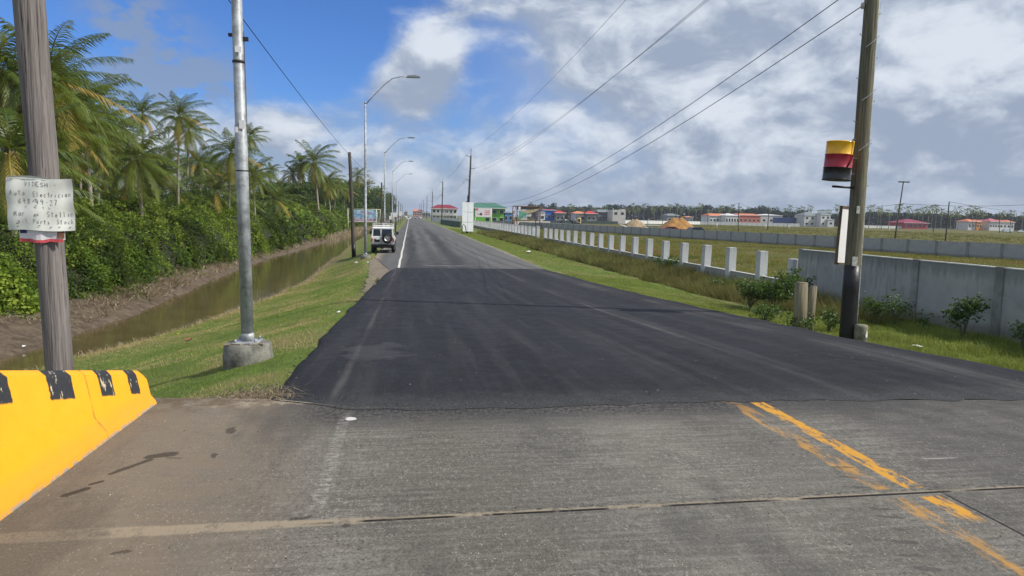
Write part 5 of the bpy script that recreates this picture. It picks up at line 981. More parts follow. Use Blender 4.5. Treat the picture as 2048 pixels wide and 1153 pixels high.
# ------------------------------------------------------------------ parked off-road vehicle seen from behind
SUVW = mat('vehicle_white', (.80, .80, .78), .35, var=.04, coat=.4); glass = mat('dark_glass', (.012, .016, .018), .08, spec=.7, var=.1); rubber = mat('rubber', (.018, .018, .018), .85); chrome = mat('bright_rim', (.62, .62, .60), .35, .5); redl = mat('tail_light_red', (.42, .02, .01), .25, coat=.5); ambl = mat('amber_lens', (.65, .22, .02), .25)
sv = thing('parked_vehicle', 'white boxy off-road vehicle with rear spare wheel and roof rack, parked on the left shoulder', 'off-road vehicle', (-1.95, 50.6, zr(50)+.0), R(0))
zq = .0
def slab(w0, w1, z0, z1, y0, y1, y0t=None, y1t=None):
    y0t = y0 if y0t is None else y0t; y1t = y1 if y1t is None else y1t
    vs = [(-w0, y0, z0), (w0, y0, z0), (w0, y1, z0), (-w0, y1, z0), (-w1, y0t, z1), (w1, y0t, z1), (w1, y1t, z1), (-w1, y1t, z1)]
    return vs, [(3, 2, 1, 0), (4, 5, 6, 7), (0, 1, 5, 4), (1, 2, 6, 5), (2, 3, 7, 6), (3, 0, 4, 7)]
b = MB(); b.add(*slab(.80, .83, .62, .80, .05, 4.6)); b.add(*slab(.83, .83, .80, 1.17, 0, 4.65)); b.build('body', SUVW, sv)
b = MB()
b.add(*slab(.81, .73, 1.172, 1.80, .02, 3.1, .07, 2.7)); b.build('cabin', SUVW, sv)
b = MB(); b.add(*slab(.76, .70, 1.802, 1.88, .03, 2.85, .12, 2.6)); b.build('roof', SUVW, sv)
for (x0, x1) in ((-.69, -.16), (-.09, .67)):
    b = MB(); zt, zb2 = 1.73, 1.25
    yq = lambda z: .02+(z-1.172)/.63*.05-.006
    b.add([(x0, yq(zb2), zb2), (x1, yq(zb2), zb2), (x1-.03, yq(zt), zt), (x0+.03, yq(zt), zt)], [(0, 1, 2, 3)]); b.build('rear_window', glass, sv)
for s_ in (-1, 1):
    for (y0, y1) in ((.2, 1.15), (1.25, 1.9), (1.98, 2.6)):
        xq = lambda z: s_*(.81-(z-1.172)/.63*.08+.006); b = MB(); b.add([(xq(1.25), y0, 1.25), (xq(1.25), y1, 1.25), (xq(1.72), y1-.05, 1.72), (xq(1.72), y0+.03, 1.72)], [(0, 1, 2, 3)]); b.build('side_window', glass, sv)
    b = MB(); b.box((s_*.78-.05, 3.3-.1, 1.15), (s_*.78+.05, 3.3+.1, 1.2)); b.tube([(s_*.84, 2.85, 1.25), (s_*1.0, 2.85, 1.38)], .012, 6); b.box((s_*1.0-.08, 2.82, 1.28), (s_*1.0+.08, 2.90, 1.52), bev=.02); b.build('side_mirror', black_paint, sv)
    for yw_, nm in ((.95, 'w'), (3.75, 'w')):
        wv_ = MB(); cx = s_*.73; wv_.lathe([(.20, -.12), (.36, -.13), (.395, -.10), (.40, 0), (.395, .10), (.36, .13), (.20, .12)], 26, (cx, yw_, .40), axis='x'); wo = wv_.build('wheel', rubber, sv)
        rm = MB(); rm.lathe([(0, s_*.105), (.08, s_*.115), (.10, s_*.08), (.19, s_*.10), (.215, s_*.125)], 20, (cx, yw_, .40), axis='x'); rm.build('rim', chrome, wo)
    b = MB(); b.box((s_*.83-.0, .55, .80), (s_*.87, 1.38, .88)); b.box((s_*.83, 3.35, .80), (s_*.87, 4.18, .88)); b.build('wheel_arch', rubber, sv)
    b = MB(); b.box((s_*.765-.055, -.022, .84), (s_*.765+.055, -.002, 1.02), bev=.008); b.build('tail_light', redl, sv); b = MB(); b.box((s_*.765-.055, -.022, 1.03), (s_*.765+.055, -.002, 1.10), bev=.008); b.build('indicator', ambl, sv)
b = MB(); b.box((-.82, -.16, .50), (.82, -.02, .66), bev=.03); b.box((-.30, -.30, .44), (.30, -.15, .49)); b.box((-.04, -.34, .40), (.04, -.1, .48)); b.build('rear_bumper', black_paint, sv)
b = MB(); b.box((-.80, .1, .42), (.80, 4.4, .615)); b.tube([(-.75, .95, .40), (.75, .95, .40)], .06, 8); b.lathe([(0, -.15), (.13, -.08), (.13, .08), (0, .15)], 10, (-.08, .95, .40)); b.tube([(-.1, 0, .36), (-.1, 3, .36)], .04, 6); b.build('chassis', black_paint, sv)
b = MB(); b.lathe([(.21, -.11), (.36, -.12), (.385, -.08), (.385, .08), (.36, .11), (.21, .11)], 28, (.33, -.14, 1.10), axis='y'); sw = b.build('spare_wheel', rubber, sv)
b = MB(); b.lathe([(0, .02), (.06, .04), (.07, .0), (.19, .03), (.225, .10)], 24, (.33, -.14, 1.10), axis='y'); ob = b.build('spare_rim', chrome, sw)
b = MB()
for i in range(8): a = i*math.pi/4; b.lathe([(0, 0), (.024, 0)], 8, (.33+.14*math.cos(a), -.175, 1.10+.14*math.sin(a)), axis='y')
b.build('rim_holes', black_paint, sw)
b = MB(); b.box((-.60, -.03, .82), (-.22, -.008, .98)); b.build('number_plate', black_paint, sv); b = MB(); b.box((-.62, -.03, 1.0), (-.45, -.01, 1.04)); b.box((-.14, -.02, .66), (-.115, -.004, 1.78)); b.build('door_handle', rubber, sv)
b = MB()
for z in (1.97, 2.12): 
    b.tube([(-.72, .15, z), (.72, .15, z), (.72, 2.5, z), (-.72, 2.5, z), (-.72, .15, z)], .018, 6)
for y in np.linspace(.3, 2.4, 7): b.tube([(-.72, y, 1.97), (.72, y, 1.97)], .014, 5)
for x in (-.72, 0, .72):
    for y in (.15, 1.3, 2.5): b.tube([(x, y, 1.88), (x, y, 2.12)], .014, 5)
b.build('roof_rack', SUVW, sv); b = MB(); b.tube([(.86, 3.3, 1.1), (.88, 2.75, 1.3), (.84, 2.62, 1.95), (.84, 2.62, 2.1)], .04, 8); b.build('snorkel', black_paint, sv)
b = MB(); b.tube([(-.55, .1, 2.0), (-.35, .05, 2.95)], .010, 5); b.build('aerial', white_paint, sv)
# ------------------------------------------------------------------ billboards and signs
def frame_posts(t, xs_, z0, z1, m, r=.07):
    for x in xs_: b = MB(); b.tube([(x, 0, z0), (x, 0, z1)], r, 6); b.build('post', m, t)
q0 = gd(696, 455, 128); q1 = gd(760.5, 455, 128); zt_ = gd(730, 419, 128).z; zb_ = gd(730, 444.5, 128).z
cream = mat('cream_paint', (.62, .60, .48), .6, var=.15)
t = thing('billboard', 'pale blue and pink picture billboard in a cream tube frame beside the canal', 'billboard', (q0.x, 128, 0)); Wb = q1.x-q0.x
frame_posts(t, [0, Wb*.12, Wb*.885, Wb], -2.3, zt_+.1, cream, .075)
b = MB(); b.tube([(0, 0, zt_), (Wb, 0, zt_)], .06, 6); b.tube([(Wb*.885, 0, zt_), (Wb*.96, 0, zb_-.4), (Wb, 0, zt_)], .045, 5); b.tube([(0, 0, zb_), (Wb, 0, zb_)], .05, 5); b.build('frame', cream, t)
def banner_mat():
    m, tt, p = newmat('banner_print'); o = nd(tt, 'ShaderNodeTexCoord').outputs['Object']; s_ = nd(tt, 'ShaderNodeSeparateXYZ', {0: o}).outputs; n = noise(tt, o, 1.1, 5, .7); n2 = noise(tt, vadd(tt, o, (5, 2, 9)), 2.4, 5, .75)
    low = mapr(tt, mth(tt, 'ADD', s_[2], mth(tt, 'MULTIPLY', n, 1.2)), zb_+1.6, zb_+.9)
    c = mixc(tt, mapr(tt, n, .42, .6), (.16, .36, .58), (.55, .72, .80)); c = mixc(tt, low, c, mixc(tt, mapr(tt, n2, .42, .56), (.10, .10, .20), (.55, .36, .44)))
    c = mixc(tt, mapr(tt, n2, .62, .66), c, (.10, .08, .16)); c = mixc(tt, mapr(tt, s_[2], zb_+.2, zb_+.12), c, (.80, .66, .70)); S(tt, p.inputs['Base Color'], c); p.inputs['Roughness'].default_value = .6; return m
b = MB(); b.box((Wb*.13, -.09, zb_+.02), (Wb*.875, -.06, zt_-.12)); b.build('banner', banner_mat(), t)
b = MB(); random.seed(5)
for (x, z, l, h_) in [(.40, .74, .22, .13), (.34, .60, .30, .035), (.62, .74, .10, .12), (.60, .58, .14, .05)]:
    x0 = x*Wb; xe = x0+l*Wb; zc_ = zb_+(zt_-zb_)*z
    while x0 < xe: w_ = random.uniform(.08, .16); b.box((x0, -.094, zc_-h_*(zt_-zb_)/2), (x0+w_, -.091, zc_+h_*(zt_-zb_)/2*random.uniform(.6, 1))); x0 += w_+.05
b.build('banner_lettering', mat('lettering_red', (.50, .12, .22), .6), t)
# blank white boards near the far pole
q0 = gd(923, 466, 106); q1 = gd(947, 466, 106); zt_ = gd(935, 404.5, 106).z; zb_ = gd(935, 465, 106).z; mid = (q0.x+q1.x)/2; hw = (q1.x-q0.x)/2
t = thing('sign_board', 'tall blank white panelled board standing on the verge before the slender power pole', 'sign', (mid, 106, zb_), R(14))
for i in range(2):
    for j in range(3): b = MB(); H3 = (zt_-zb_)/3; b.box((-hw+i*hw+.02, -.04, j*H3+.03+(.1 if j == 0 else 0)), (i*hw-.02, .04, (j+1)*H3-.02)); b.build('panel', mat('board_white', (.74, .77, .78), .5, var=.05), t)
b = MB(); b.tube([(-.55, .09, -.5), (-.55, .09, zt_-zb_)], .05, 5); b.tube([(.55, .09, -.5), (.55, .09, zt_-zb_)], .05, 5); b.build('support_posts', black_paint, t)
t = thing('hoop_rail', 'low dark bent rail standing in front of the tall white board', 'rail', (q0.x+.05, 105.2, zb_)); b = MB(); b.tube([(0, 0, -.2), (0, 0, 1.0), (.2, 0, 1.25), (.5, 0, .9), (.65, 0, -.2)], .06, 6); b.build('hoop', black_paint, t)
# red and white advertising board before the green house
d_ = 175; q0 = gd(950.5, 440, d_); q1 = gd(982.5, 440, d_); zt_ = gd(966, 417.5, d_).z; zb_ = gd(966, 434.5, d_).z; w_ = q1.x-q0.x
t = thing('billboard', 'white billboard with pink and red printing in front of the green house', 'billboard', (q0.x, d_, 0)); frame_posts(t, [0, w_], -1.6, zt_, white_paint, .1)
b = MB(); b.box((0, -.14, zb_), (w_, -.11, zt_)); b.build('banner', mat('banner_white', (.78, .74, .75), .6, var=.06), t)
b = MB()
for z in (.72, .52, .32): b.box((w_*.57, -.150, zb_+(zt_-zb_)*z-.10), (w_*.90, -.143, zb_+(zt_-zb_)*z+.12))
b.box((0, -.150, zb_+(zt_-zb_)*.75), (w_*.17, -.143, zt_)); b.build('banner_print', mat('print_red', (.66, .16, .20), .6), t)
b = MB(); b.lathe([(0, 0), (.36, 0)], 12, (w_*.35, -.146, zb_+(zt_-zb_)*.33), axis='y'); b.box((w_*.1, -.15, zb_+(zt_-zb_)*.30), (w_*.28, -.143, zb_+(zt_-zb_)*.36)); b.build('banner_picture', mat('print_dark', (.13, .07, .09), .6), t)
# torn billboard frame
d_ = 168; q0 = gd(1025, 447, d_); q1 = gd(1080, 447, d_); zt_ = gd(1052, 413.5, d_).z; zb_ = gd(1052, 441, d_).z; w_ = q1.x-q0.x; Hh = zt_-zb_
t = thing('billboard', 'rusty billboard frame with a torn green and sand coloured sheet hanging from it', 'billboard', (q0.x, d_, 0)); rust = mat('rusty_steel', (.16, .07, .05), .8, var=.4, scale=6)
frame_posts(t, [0, w_*.16, w_*.84, w_], -1.8, zt_, rust, .11)
b = MB(); b.tube([(0, 0, zt_), (w_, 0, zt_)], .12, 5); b.tube([(0, 0, zb_), (w_, 0, zb_)], .07, 5)
for i in range(9): x = w_*i/9; b.tube([(x, .2, zt_ if i % 2 else zb_), (x+w_/9, .2, zb_ if i % 2 else zt_)], .04, 4)
for z in (.3, .6): b.tube([(0, .2, zb_+Hh*z), (w_, .2, zb_+Hh*z)], .05, 4)
b.build('lattice', rust, t)
b = MB(); b.box((w_*.15, -.1, zt_-Hh*.22), (w_*.98, -.06, zt_-.05)); b.build('dark_header', mat('header_dark', (.045, .03, .025), .7, var=.5), t); b = MB(); b.box((w_*.20, -.13, zt_-Hh*.20), (w_*.28, -.105, zt_-.1)); b.build('header_emblem', white_paint, t)
b = MB(); b.add([(w_*.22, -.14, zt_-Hh*.32), (w_*.60, -.2, zt_-Hh*.24), (w_*.98, -.14, zt_-Hh*.14), (w_*.80, -.2, zt_-Hh*.38), (w_*.55, -.24, zt_-Hh*.50)], [(0, 1, 2, 3, 4)]); b.build('torn_sheet', mat('sheet_sand', (.42, .34, .20), .7, var=.3, scale=1), t)
b = MB(); b.add([(w_*.22, -.15, zt_-Hh*.33), (w_*.56, -.25, zt_-Hh*.50), (w_*.42, -.18, zt_-Hh*.74), (w_*.22, -.14, zb_+.05)], [(0, 1, 2, 3)]); b.build('torn_sheet', mat('sheet_green', (.13, .36, .25), .7, var=.25, scale=1), t)
b = MB(); b.add([(w_*.70, -.21, zt_-Hh*.36), (w_*.97, -.15, zt_-Hh*.16), (w_*.92, -.15, zt_-Hh*.26)], [(0, 1, 2)]); b.build('torn_sheet', bpy.data.materials['sheet_green'], t)
b = MB(); b.box((w_*.52, -.05, zb_+Hh*.28), (w_*.68, .0, zb_+Hh*.52)); b.box((w_*.3, -.05, zb_+.1), (w_*.52, 0, zb_+Hh*.16)); b.build('white_patch', mat('patch_white', (.60, .60, .56), .7), t)
b = MB(); random.seed(9)
for i in range(26): x = random.choice([random.uniform(0, .15), random.uniform(.7, .97)])*w_; z = random.uniform(zb_, zt_-Hh*.4); b.box((x, .02, z), (x+random.uniform(.1, .3), .08, z+random.uniform(.15, .5)))
b.build('scrap_panels', mat('scrap_panel', (.28, .27, .25), .7, var=.6, scale=1.5), t)
# small white notices along the verge
for (px, py, d, w_, h_, l) in [(787.6, 430, 141, .62, .42, 'white rectangular notice on a stake near the farthest lamp post'), (783, 436, 118, .38, .30, 'small white notice on a stake beside the third full lamp post'), (801, 430, 210, .5, .36, 'lower of two tiny white notices far down the left verge'), (801.2, 425.7, 225, .5, .36, 'upper of two tiny white notices far down the left verge')]:
    q = gd(px, py, d); t = thing('roadside_notice', l, 'sign', (q.x, d, -1.3)); b = MB(); b.tube([(0, 0, -.2), (0, 0, q.z+1.3)], .03, 5); b.build('stake', dark_wood, t); b = MB(); b.box((-w_, -.04, q.z+1.3-h_), (w_, -.01, q.z+1.3+h_)); b.build('board', white_paint, t)
# ------------------------------------------------------------------ vehicles far down the road
def small_car(name, lab, cat, x, y, rz, m, van=False, z=-1.15):
    t = thing(name, lab, cat, (x, y, z), rz); b = MB()
    if van: b.prism([(-2.2, .3), (2.2, .3), (2.25, 1.0), (1.6, 1.9), (-2.2, 2.0)], -.85, .85, 'x'); gl = [(-2.22, 1.1, -2.2, 1.75)]
    else: b.prism([(-2.1, .3), (2.1, .3), (2.15, .75), (1.1, .88), (.5, 1.38), (-1.0, 1.42), (-1.8, .95), (-2.15, .85)], -.84, .84, 'x')
    b.build('body', m, t); b = MB(); b.add([(-.7, -1.83 if not van else -2.215, 1.0), (.7, -1.83 if not van else -2.215, 1.0), (.6, -1.08 if not van else -2.21, 1.38 if not van else 1.7), (-.6, -1.08 if not van else -2.21, 1.38 if not van else 1.7)], [(0, 1, 2, 3)]); b.add([(sx*.85, yy, zz) for sx in (1,) for (yy, zz) in ((-1., .92), (.9, .92), (.4, 1.3), (-.9, 1.34))], [(0, 1, 2, 3)]); b.add([(-.85, yy, zz) for (yy, zz) in ((-1., .92), (.9, .92), (.4, 1.3), (-.9, 1.34))], [(0, 1, 2, 3)]); b.build('windows', glass, t)
    for sx in (-1, 1):
        for yy in (-1.3, 1.3): b = MB(); b.lathe([(0, -.1), (.32, -.1), (.32, .1), (0, .1)], 12, (sx*.76, yy, .32), axis='x'); b.build('wheel', rubber, t)
    return t
small_car('distant_car', 'white car approaching at the far end of the left road edge', 'car', gd(817.5, 427, 330).x, 330, 0, SUVW)
small_car('distant_car', 'white car seen side on at the far right of the road', 'car', gd(835, 427, 420).x, 420, R(70), SUVW)
small_car('distant_van', 'pale van in the middle distance at the vanishing point of the road', 'van', gd(822, 425, 480).x, 480, 0, white_paint, True)
small_car('distant_car', 'tiny white car just left of the road end', 'car', gd(809.5, 427, 520).x, 520, R(30), SUVW)
# ------------------------------------------------------------------ buildings
cols = {}
def cm(name, c, r=.7, v=.12, s=.6): return mat(name, c, r, var=v, scale=s)
W_white = cm('render_white', (.62, .62, .60)); W_grey = cm('render_grey', (.24, .25, .26)); Rf_red = cm('roof_red', (.50, .035, .035)); Rf_dred = cm('roof_dark_red', (.22, .018, .035)); Rf_or = cm('roof_orange', (.62, .19, .09)); Rf_grey = cm('roof_grey', (.17, .20, .21)); Rf_green = cm('roof_green', (.055, .165, .115))
def house(lab, pxl, pxr, d, ybase, yeave, yroof, wall, roof, deep=8, over=.5, hip=True, win=(4, 2), cat='house', name='house', rz=0, ridge=.45, skip=None, wh=1.0, trim=W_white):
    a = gd(pxl, ybase, d); c = gd(pxr, ybase, d); W = (c-a).length; z0 = -1.6; ze = gd((pxl+pxr)/2, yeave, d).z; zt = gd((pxl+pxr)/2, yroof, d).z if yroof else None
    t = thing(name, lab, cat, ((a.x+c.x)/2, d, z0), rz); H = ze-z0; w2 = W/2
    b = MB(); b.box((-w2, 0, 0), (w2, deep, H)); b.build('wall', wall, t)
    if zt:
        o = over; rw = w2*ridge if hip else w2+o; b = MB(); zz = zt-z0
        vs = [(-w2-o, -o, H), (w2+o, -o, H), (w2+o, deep+o, H), (-w2-o, deep+o, H), (-rw, deep/2, zz), (rw, deep/2, zz)]
        b.add(vs, [(0, 1, 5, 4), (1, 2, 5), (2, 3, 4, 5), (3, 0, 4), (3, 2, 1, 0)]); b.build('roof', roof, t)
        b = MB(); b.box((-w2-o, -o-.06, H-.22), (w2+o, -o-.005, H+.03)); b.build('fascia', trim, t)
    nx_, nz_ = win; hs = H-.45-1.6+1.6
    for j in range(nz_):
        for i in range(nx_):
            if skip and (i, j) in skip: continue
            cx = -w2+W*(i+.5)/nx_; cz = .45+(H-.45)*(j+.5)/nz_; ww = min(W/nx_*.28, .8); hh_ = min((H-.4)/nz_*.28, .65)*wh
            b = MB(); b.box((cx-ww-.1, -.05, cz-hh_-.1), (cx+ww+.1, -.005, cz+hh_+.1)); f = b.build('window', trim, t); b = MB(); b.box((cx-ww, -.08, cz-hh_), (cx+ww, -.052, cz+hh_)); b.build('pane', glass, f)
    return t, W, H
t, W, H = house('two storey house with dark red hipped roof beside the power poles', 864, 914, 300, 434, 417.5, 409.5, W_white, Rf_dred, 12, 1.0, win=(6, 2), ridge=.5)
b = MB(); b.box((-W/2, -1.8, H*.50), (W/2, -.09, H*.53))
for i in range(8): x = -W/2+W*i/7*.99+.06; b.box((x-.07, -1.75, 0), (x+.07, -1.6, H*.5)); b.box((x-.05, -1.75, H*.53), (x+.05, -1.65, H))
b.box((-W/2, -1.78, H*.66), (W/2, -1.74, H*.69)); b.build('veranda', W_white, t)
t, W, H = house('bright lime green two storey house under a wide green hipped roof', 940, 1010, 262, 437, 416.5, 405.5, cm('wall_lime', (.13, .42, .04)), Rf_green, 14, 1.2, win=(5, 2), ridge=.55, skip=[(0, 0), (1, 0), (0, 1), (1, 1), (2, 1)])
house('small white and blue shop between the green house and the torn billboard', 1008, 1026, 262, 436, 425, 423.5, cm('wall_sky_blue', (.08, .24, .50)), cm('roof_blue', (.05, .14, .34)), 8, .3, win=(2, 1), name='shop', cat='shop')
house('blue walled building with a maroon roof behind the torn billboard', 1085, 1112, 340, 434, 420.5, 418.2, cm('wall_blue', (.03, .13, .52)), Rf_dred, 16, .4, win=(3, 1), name='warehouse', cat='warehouse', ridge=.8)
house('little white annex left of the blue walled building', 1080, 1090, 325, 434, 424.5, 423.5, W_white, Rf_grey, 6, .2, win=(1, 1))
house('red roofed pavilion next to the blue walled building', 1112, 1129, 335, 435, 426, 421.5, W_grey, Rf_red, 9, .9, win=(2, 1), ridge=.1)
house('house with a faded red hipped roof left of the brighter red roof', 1150, 1170, 345, 436, 427, 422.5, W_white, Rf_or, 9, 1.0, win=(2, 1), ridge=.2)
house('bright red roofed house beside the unfinished grey building', 1174, 1192, 340, 436, 427.5, 422.2, W_grey, Rf_red, 9, 1.0, win=(2, 1), ridge=.2)
house('long grey two storey building with a grey green roof', 1196, 1226, 360, 437, 424, 419.5, cm('wall_dark_grey', (.13, .14, .15)), Rf_grey, 16, .5, win=(4, 1), name='building', cat='building', ridge=.7)
t, W, H = house('pale unfinished block building with square window openings', 1225, 1251, 350, 438, 420.5, None, cm('block_pale', (.52, .50, .47)), None, 10, win=(2, 2), skip=[(0, 0), (1, 0)], name='unfinished_building', cat='building')
b = MB(); b.box((-W/2+.1, .1, H), (-W/2+.5, .5, H+.9)); b.box((W/2-2.5, .3, H), (W/2-.3, 4, H+.5)); b.build('parapet', cm('block_pale', (.52, .50, .47)), t)
house('grey low house behind the sand heaps', 1334, 1357, 430, 440, 431, 427.5, W_grey, Rf_grey, 10, .5, win=(2, 1))
house('low shed with a rusty orange roof behind the larger sand heap', 1372, 1386, 440, 440, 434.5, 432.8, W_grey, Rf_or, 8, .4, win=(2, 1), name='shed', cat='shed')
house('long white house with an orange roof and small dark windows', 1419, 1458, 440, 443, 432, 427.5, W_white, Rf_or, 14, .5, win=(6, 1), ridge=.8)
t, W, H = house('white gabled hall with tall windows between two orange roofed houses', 1451, 1478, 432, 443, 431.5, 427, W_white, cm('roof_white', (.60, .60, .60)), 14, .4, win=(5, 1), name='hall', cat='building', ridge=.1, wh=1.6)
house('long orange roofed warehouse with red wall panels', 1478, 1521, 445, 442, 431, 427.6, cm('wall_brick_red', (.45, .12, .08)), Rf_or, 18, .5, win=(5, 1), name='warehouse', cat='warehouse', ridge=.9)
house('white sloping roofed warehouse end wall beside the blue hoarding', 1521, 1564, 445, 443, 431, 428.5, cm('wall_pale_grey', (.46, .46, .44)), cm('roof_pale', (.62, .63, .62)), 16, .3, win=(3, 1), name='warehouse', cat='warehouse', ridge=.1)
t, W, H = house('pale two storey house with steep grey roof left of the sign board', 1608, 1640, 425, 450, 431, 424.5, cm('wall_pale', (.50, .50, .48)), Rf_grey, 12, .3, win=(3, 2), ridge=.35)
t, W, H = house('white gabled two storey house just left of the sign board', 1641, 1660, 420, 450, 429.5, 424.5, W_white, Rf_grey, 10, .3, win=(2, 2), ridge=.05)
house('small pale house tucked against the sign board edge', 1655, 1668, 418, 450, 440, 437.5, cm('wall_pale', (.50, .50, .48)), Rf_grey, 6, .2, win=(1, 1))
house('crimson hipped roof bungalow with red walls beyond the pasture', 1808, 1854, 418, 453, 446.3, 439, cm('wall_crimson', (.40, .03, .05)), cm('roof_crimson', (.26, .025, .06)), 16, 1.2, win=(5, 1), ridge=.25)
house('two storey pale house with salmon roof at the right', 1936, 1955, 405, 454, 443.5, 438.5, W_white, Rf_or, 10, .8, win=(3, 1), ridge=.2)
house('orange walled house joined to the pale salmon roofed house', 1953, 1964, 404, 454, 444, 439.5, cm('wall_orange', (.60, .24, .05)), Rf_or, 9, .5, win=(2, 1), ridge=.2)
house('low house with terracotta roof left of the pink gable', 1966, 1982, 408, 454, 443, 440, W_white, Rf_or, 9, .6, win=(2, 1), ridge=.6)
house('white house under a pink hipped gable roof', 1979, 2000, 402, 454, 443.5, 437.5, W_white, cm('roof_pink', (.42, .12, .14)), 9, .7, win=(4, 1), ridge=.2)
house('long low house with terracotta roof at the far right', 1999, 2028, 406, 454, 444.5, 440.5, W_white, Rf_or, 9, .6, win=(4, 1), ridge=.8)
# tiny roofs around the vanishing point
for (x0, x1, d, ye, yt, wl, rf, l) in [(826, 836, 620, 422.5, 418.5, 'wall_salmon', Rf_or, 'salmon roofed block near the end of the road, left one'), (836, 846, 560, 422.5, 419.5, 'wall_salmon', Rf_dred, 'pinkish roofed block near the end of the road, right one'), (846, 861, 480, 426, 423, 'render_grey', Rf_grey, 'grey low house before the dark red roofed house'), (808, 815, 600, 424, 420.5, 'render_grey', Rf_grey, 'grey little house at the end of the tree belt')]:
    house(l, x0, x1, d, 430, ye, yt, cm('wall_salmon', (.42, .24, .20)) if wl == 'wall_salmon' else W_grey, rf, 12, .5, win=(3, 1))
# ------------------------------------------------------------------ hoardings and far walls
def fence_line(lab, pts, z0, h, m, step, name='boundary_wall', cat='wall', pil=None, th=.1, part='wall_panel'):
    t = thing(name, lab, cat, (0, 0, 0)); n = 0
    for a, c in zip(pts[:-1], pts[1:]):
        a = Vector((a[0], a[1], 0)); c = Vector((c[0], c[1], 0)); L = (c-a).length; k = max(1, int(L/step)); an = math.atan2((c-a).y, (c-a).x); u = (c-a)/k
        for i in range(k):
            p = a+u*i; hw = u.length/2; b = MB(); b.box((-hw+.06, -th/2, z0), (hw-.06, th/2, z0+h)); o = b.build(part, m, t, tuple(p+u/2)); o.rotation_euler = (0, 0, an)
            if pil: b = MB(); b.box((-.055, -th, z0), (.055, th, z0+h+.06)); o = b.build('pillar', pil, t, tuple(p)); o.rotation_euler = (0, 0, an)
def P(px, d): q = gd(px, 445, d); return (q.x, q.y)
whitew = mat('whitewashed_wall', (.64, .64, .62), .85, var=.12, scale=.4); dgreen = mat('dark_green_mesh', (.03, .045, .045), .9, var=.3)
fence_line('far white panel wall running behind the sand heaps to the warehouses', [P(1130, 345), P(1400, 425), P(1600, 412)], -1.5, 2.2, whitew, 3.2, pil=cm('pillar_shadow_grey', (.34, .34, .33)))
fence_line('far pale wall behind the pasture right of the drum pole', [P(1722, 418), P(1812, 420)], -1.5, 1.9, whitew, 5, pil=None)
fence_line('low far grey wall right of the crimson bungalow', [P(1855, 420), P(1906, 418)], -1.6, 1.0, W_grey, 5)
fence_line('navy blue sheet hoarding beside the pale two storey house', [P(1545, 436), P(1608, 434)], -1.5, 6.0, cm('hoarding_navy', (.012, .035, .14)), 6, 'hoarding', 'hoarding', part='sheet_panel')
fence_line('dark mesh screen along the building plots behind the long wall', [P(1085, 240), P(1236, 262)], -1.4, 1.9, dgreen, 4, 'mesh_fence', 'fence', part='mesh_panel')
fence_line('low white hoarding close behind the long grey wall', [P(1075, 190), P(1150, 160), P(1223, 140)], -1.4, 1.55, mat('hoarding_white', (.55, .56, .56), .7, var=.12, scale=1), 5, 'hoarding', 'hoarding', part='sheet_panel')
fence_line('pale rough block wall before the green house', [P(985, 190), P(1030, 182), P(1100, 205)], -1.4, 1.75, cm('block_wall', (.36, .34, .31)), 4)
fence_line('white wall before the dark red roofed house', [P(864, 270), P(920, 232)], -1.4, 2.0, whitew, 4)
fence_line('dark green low fence before the dark red roofed house', [P(881, 225), P(921, 168)], -1.4, 1.5, cm('fence_green', (.05, .10, .08)), 4, 'plot_fence', 'fence', part='fence_panel')
fence_line('thin yellow boundary boards beside the smaller sand heap', [P(1165, 205), P(1248, 200)], -1.4, 1.25, mat('yellow_board', (.60, .48, .16), .7), 8, 'hoarding', 'hoarding', part='board')
# ------------------------------------------------------------------ building plot: heaps, excavator, materials
def heap(lab, px, d, w_, dp, h, m, seed, peaks):
    t = P(px, d); n = 46; g = np.linspace(-1, 1, n); A, B = np.meshgrid(g, g); r = np.sqrt(A**2+B**2); z = np.zeros_like(A)
    for (cx, cy, hh_, k) in peaks: z = np.maximum(z, hh_-np.sqrt(((A-cx)*1.0)**2+((B-cy)*1.0)**2)*k)
    z = np.clip(z, 0, 1)*h; z += (fb(A*4+seed, B*4)-.5)*h*.16*(z > .02); z = np.where(r > .99, -.3, z)
    V_ = np.stack([A*w_/2, B*dp/2, z], -1).reshape(-1, 3); ii_ = np.arange(n*n).reshape(n, n); f_ = np.stack([ii_[:-1, :-1], ii_[:-1, 1:], ii_[1:, 1:], ii_[1:, :-1]], -1).reshape(-1, 4)
    o = npmesh('sand_heap', V_, f_, 4, m, smooth=False); o.location = (t[0], t[1], -1.35); tag(o, lab, 'sand heap')
heap('large golden brown sand heap behind the long grey wall', 1353, 165, 10.4, 9, 3.7, mat('golden_sand', (.33, .17, .05), .95, var=.3, scale=.8, bump=.08, bscale=3), 3, [(-.15, 0, 1.02, 1.05), (.22, -.1, 1.0, 1.05), (0, 0, .95, .9), (-.5, .1, .6, 1.1)])
heap('smaller grey brown sand heap left of the golden one', 1270, 158, 7.6, 7, 3.1, mat('grey_sand', (.34, .25, .15), .95, var=.3, scale=.9, bump=.08, bscale=3), 9, [(.12, 0, 1.0, .95), (-.12, .1, .95, 1.0), (-.45, 0, .6, 1.1)])
q = P(1146, 186); t = thing('excavator', 'excavator with a black arm reaching left and a cream cab', 'excavator', (q[0], q[1], -1.3)); exc = mat('excavator_cream', (.62, .50, .24), .5, var=.2)
b = MB(); b.box((-.1, -.9, .9), (1.9, .9, 1.6), bev=.08); b.build('upper_body', black_paint, t); b = MB(); b.box((1.0, -.8, 1.1), (2.1, .2, 2.9), bev=.1); cb = b.build('cab', exc, t); b = MB(); b.box((1.2, -.83, 1.8), (1.8, -.805, 2.6)); b.build('pane', glass, cb)
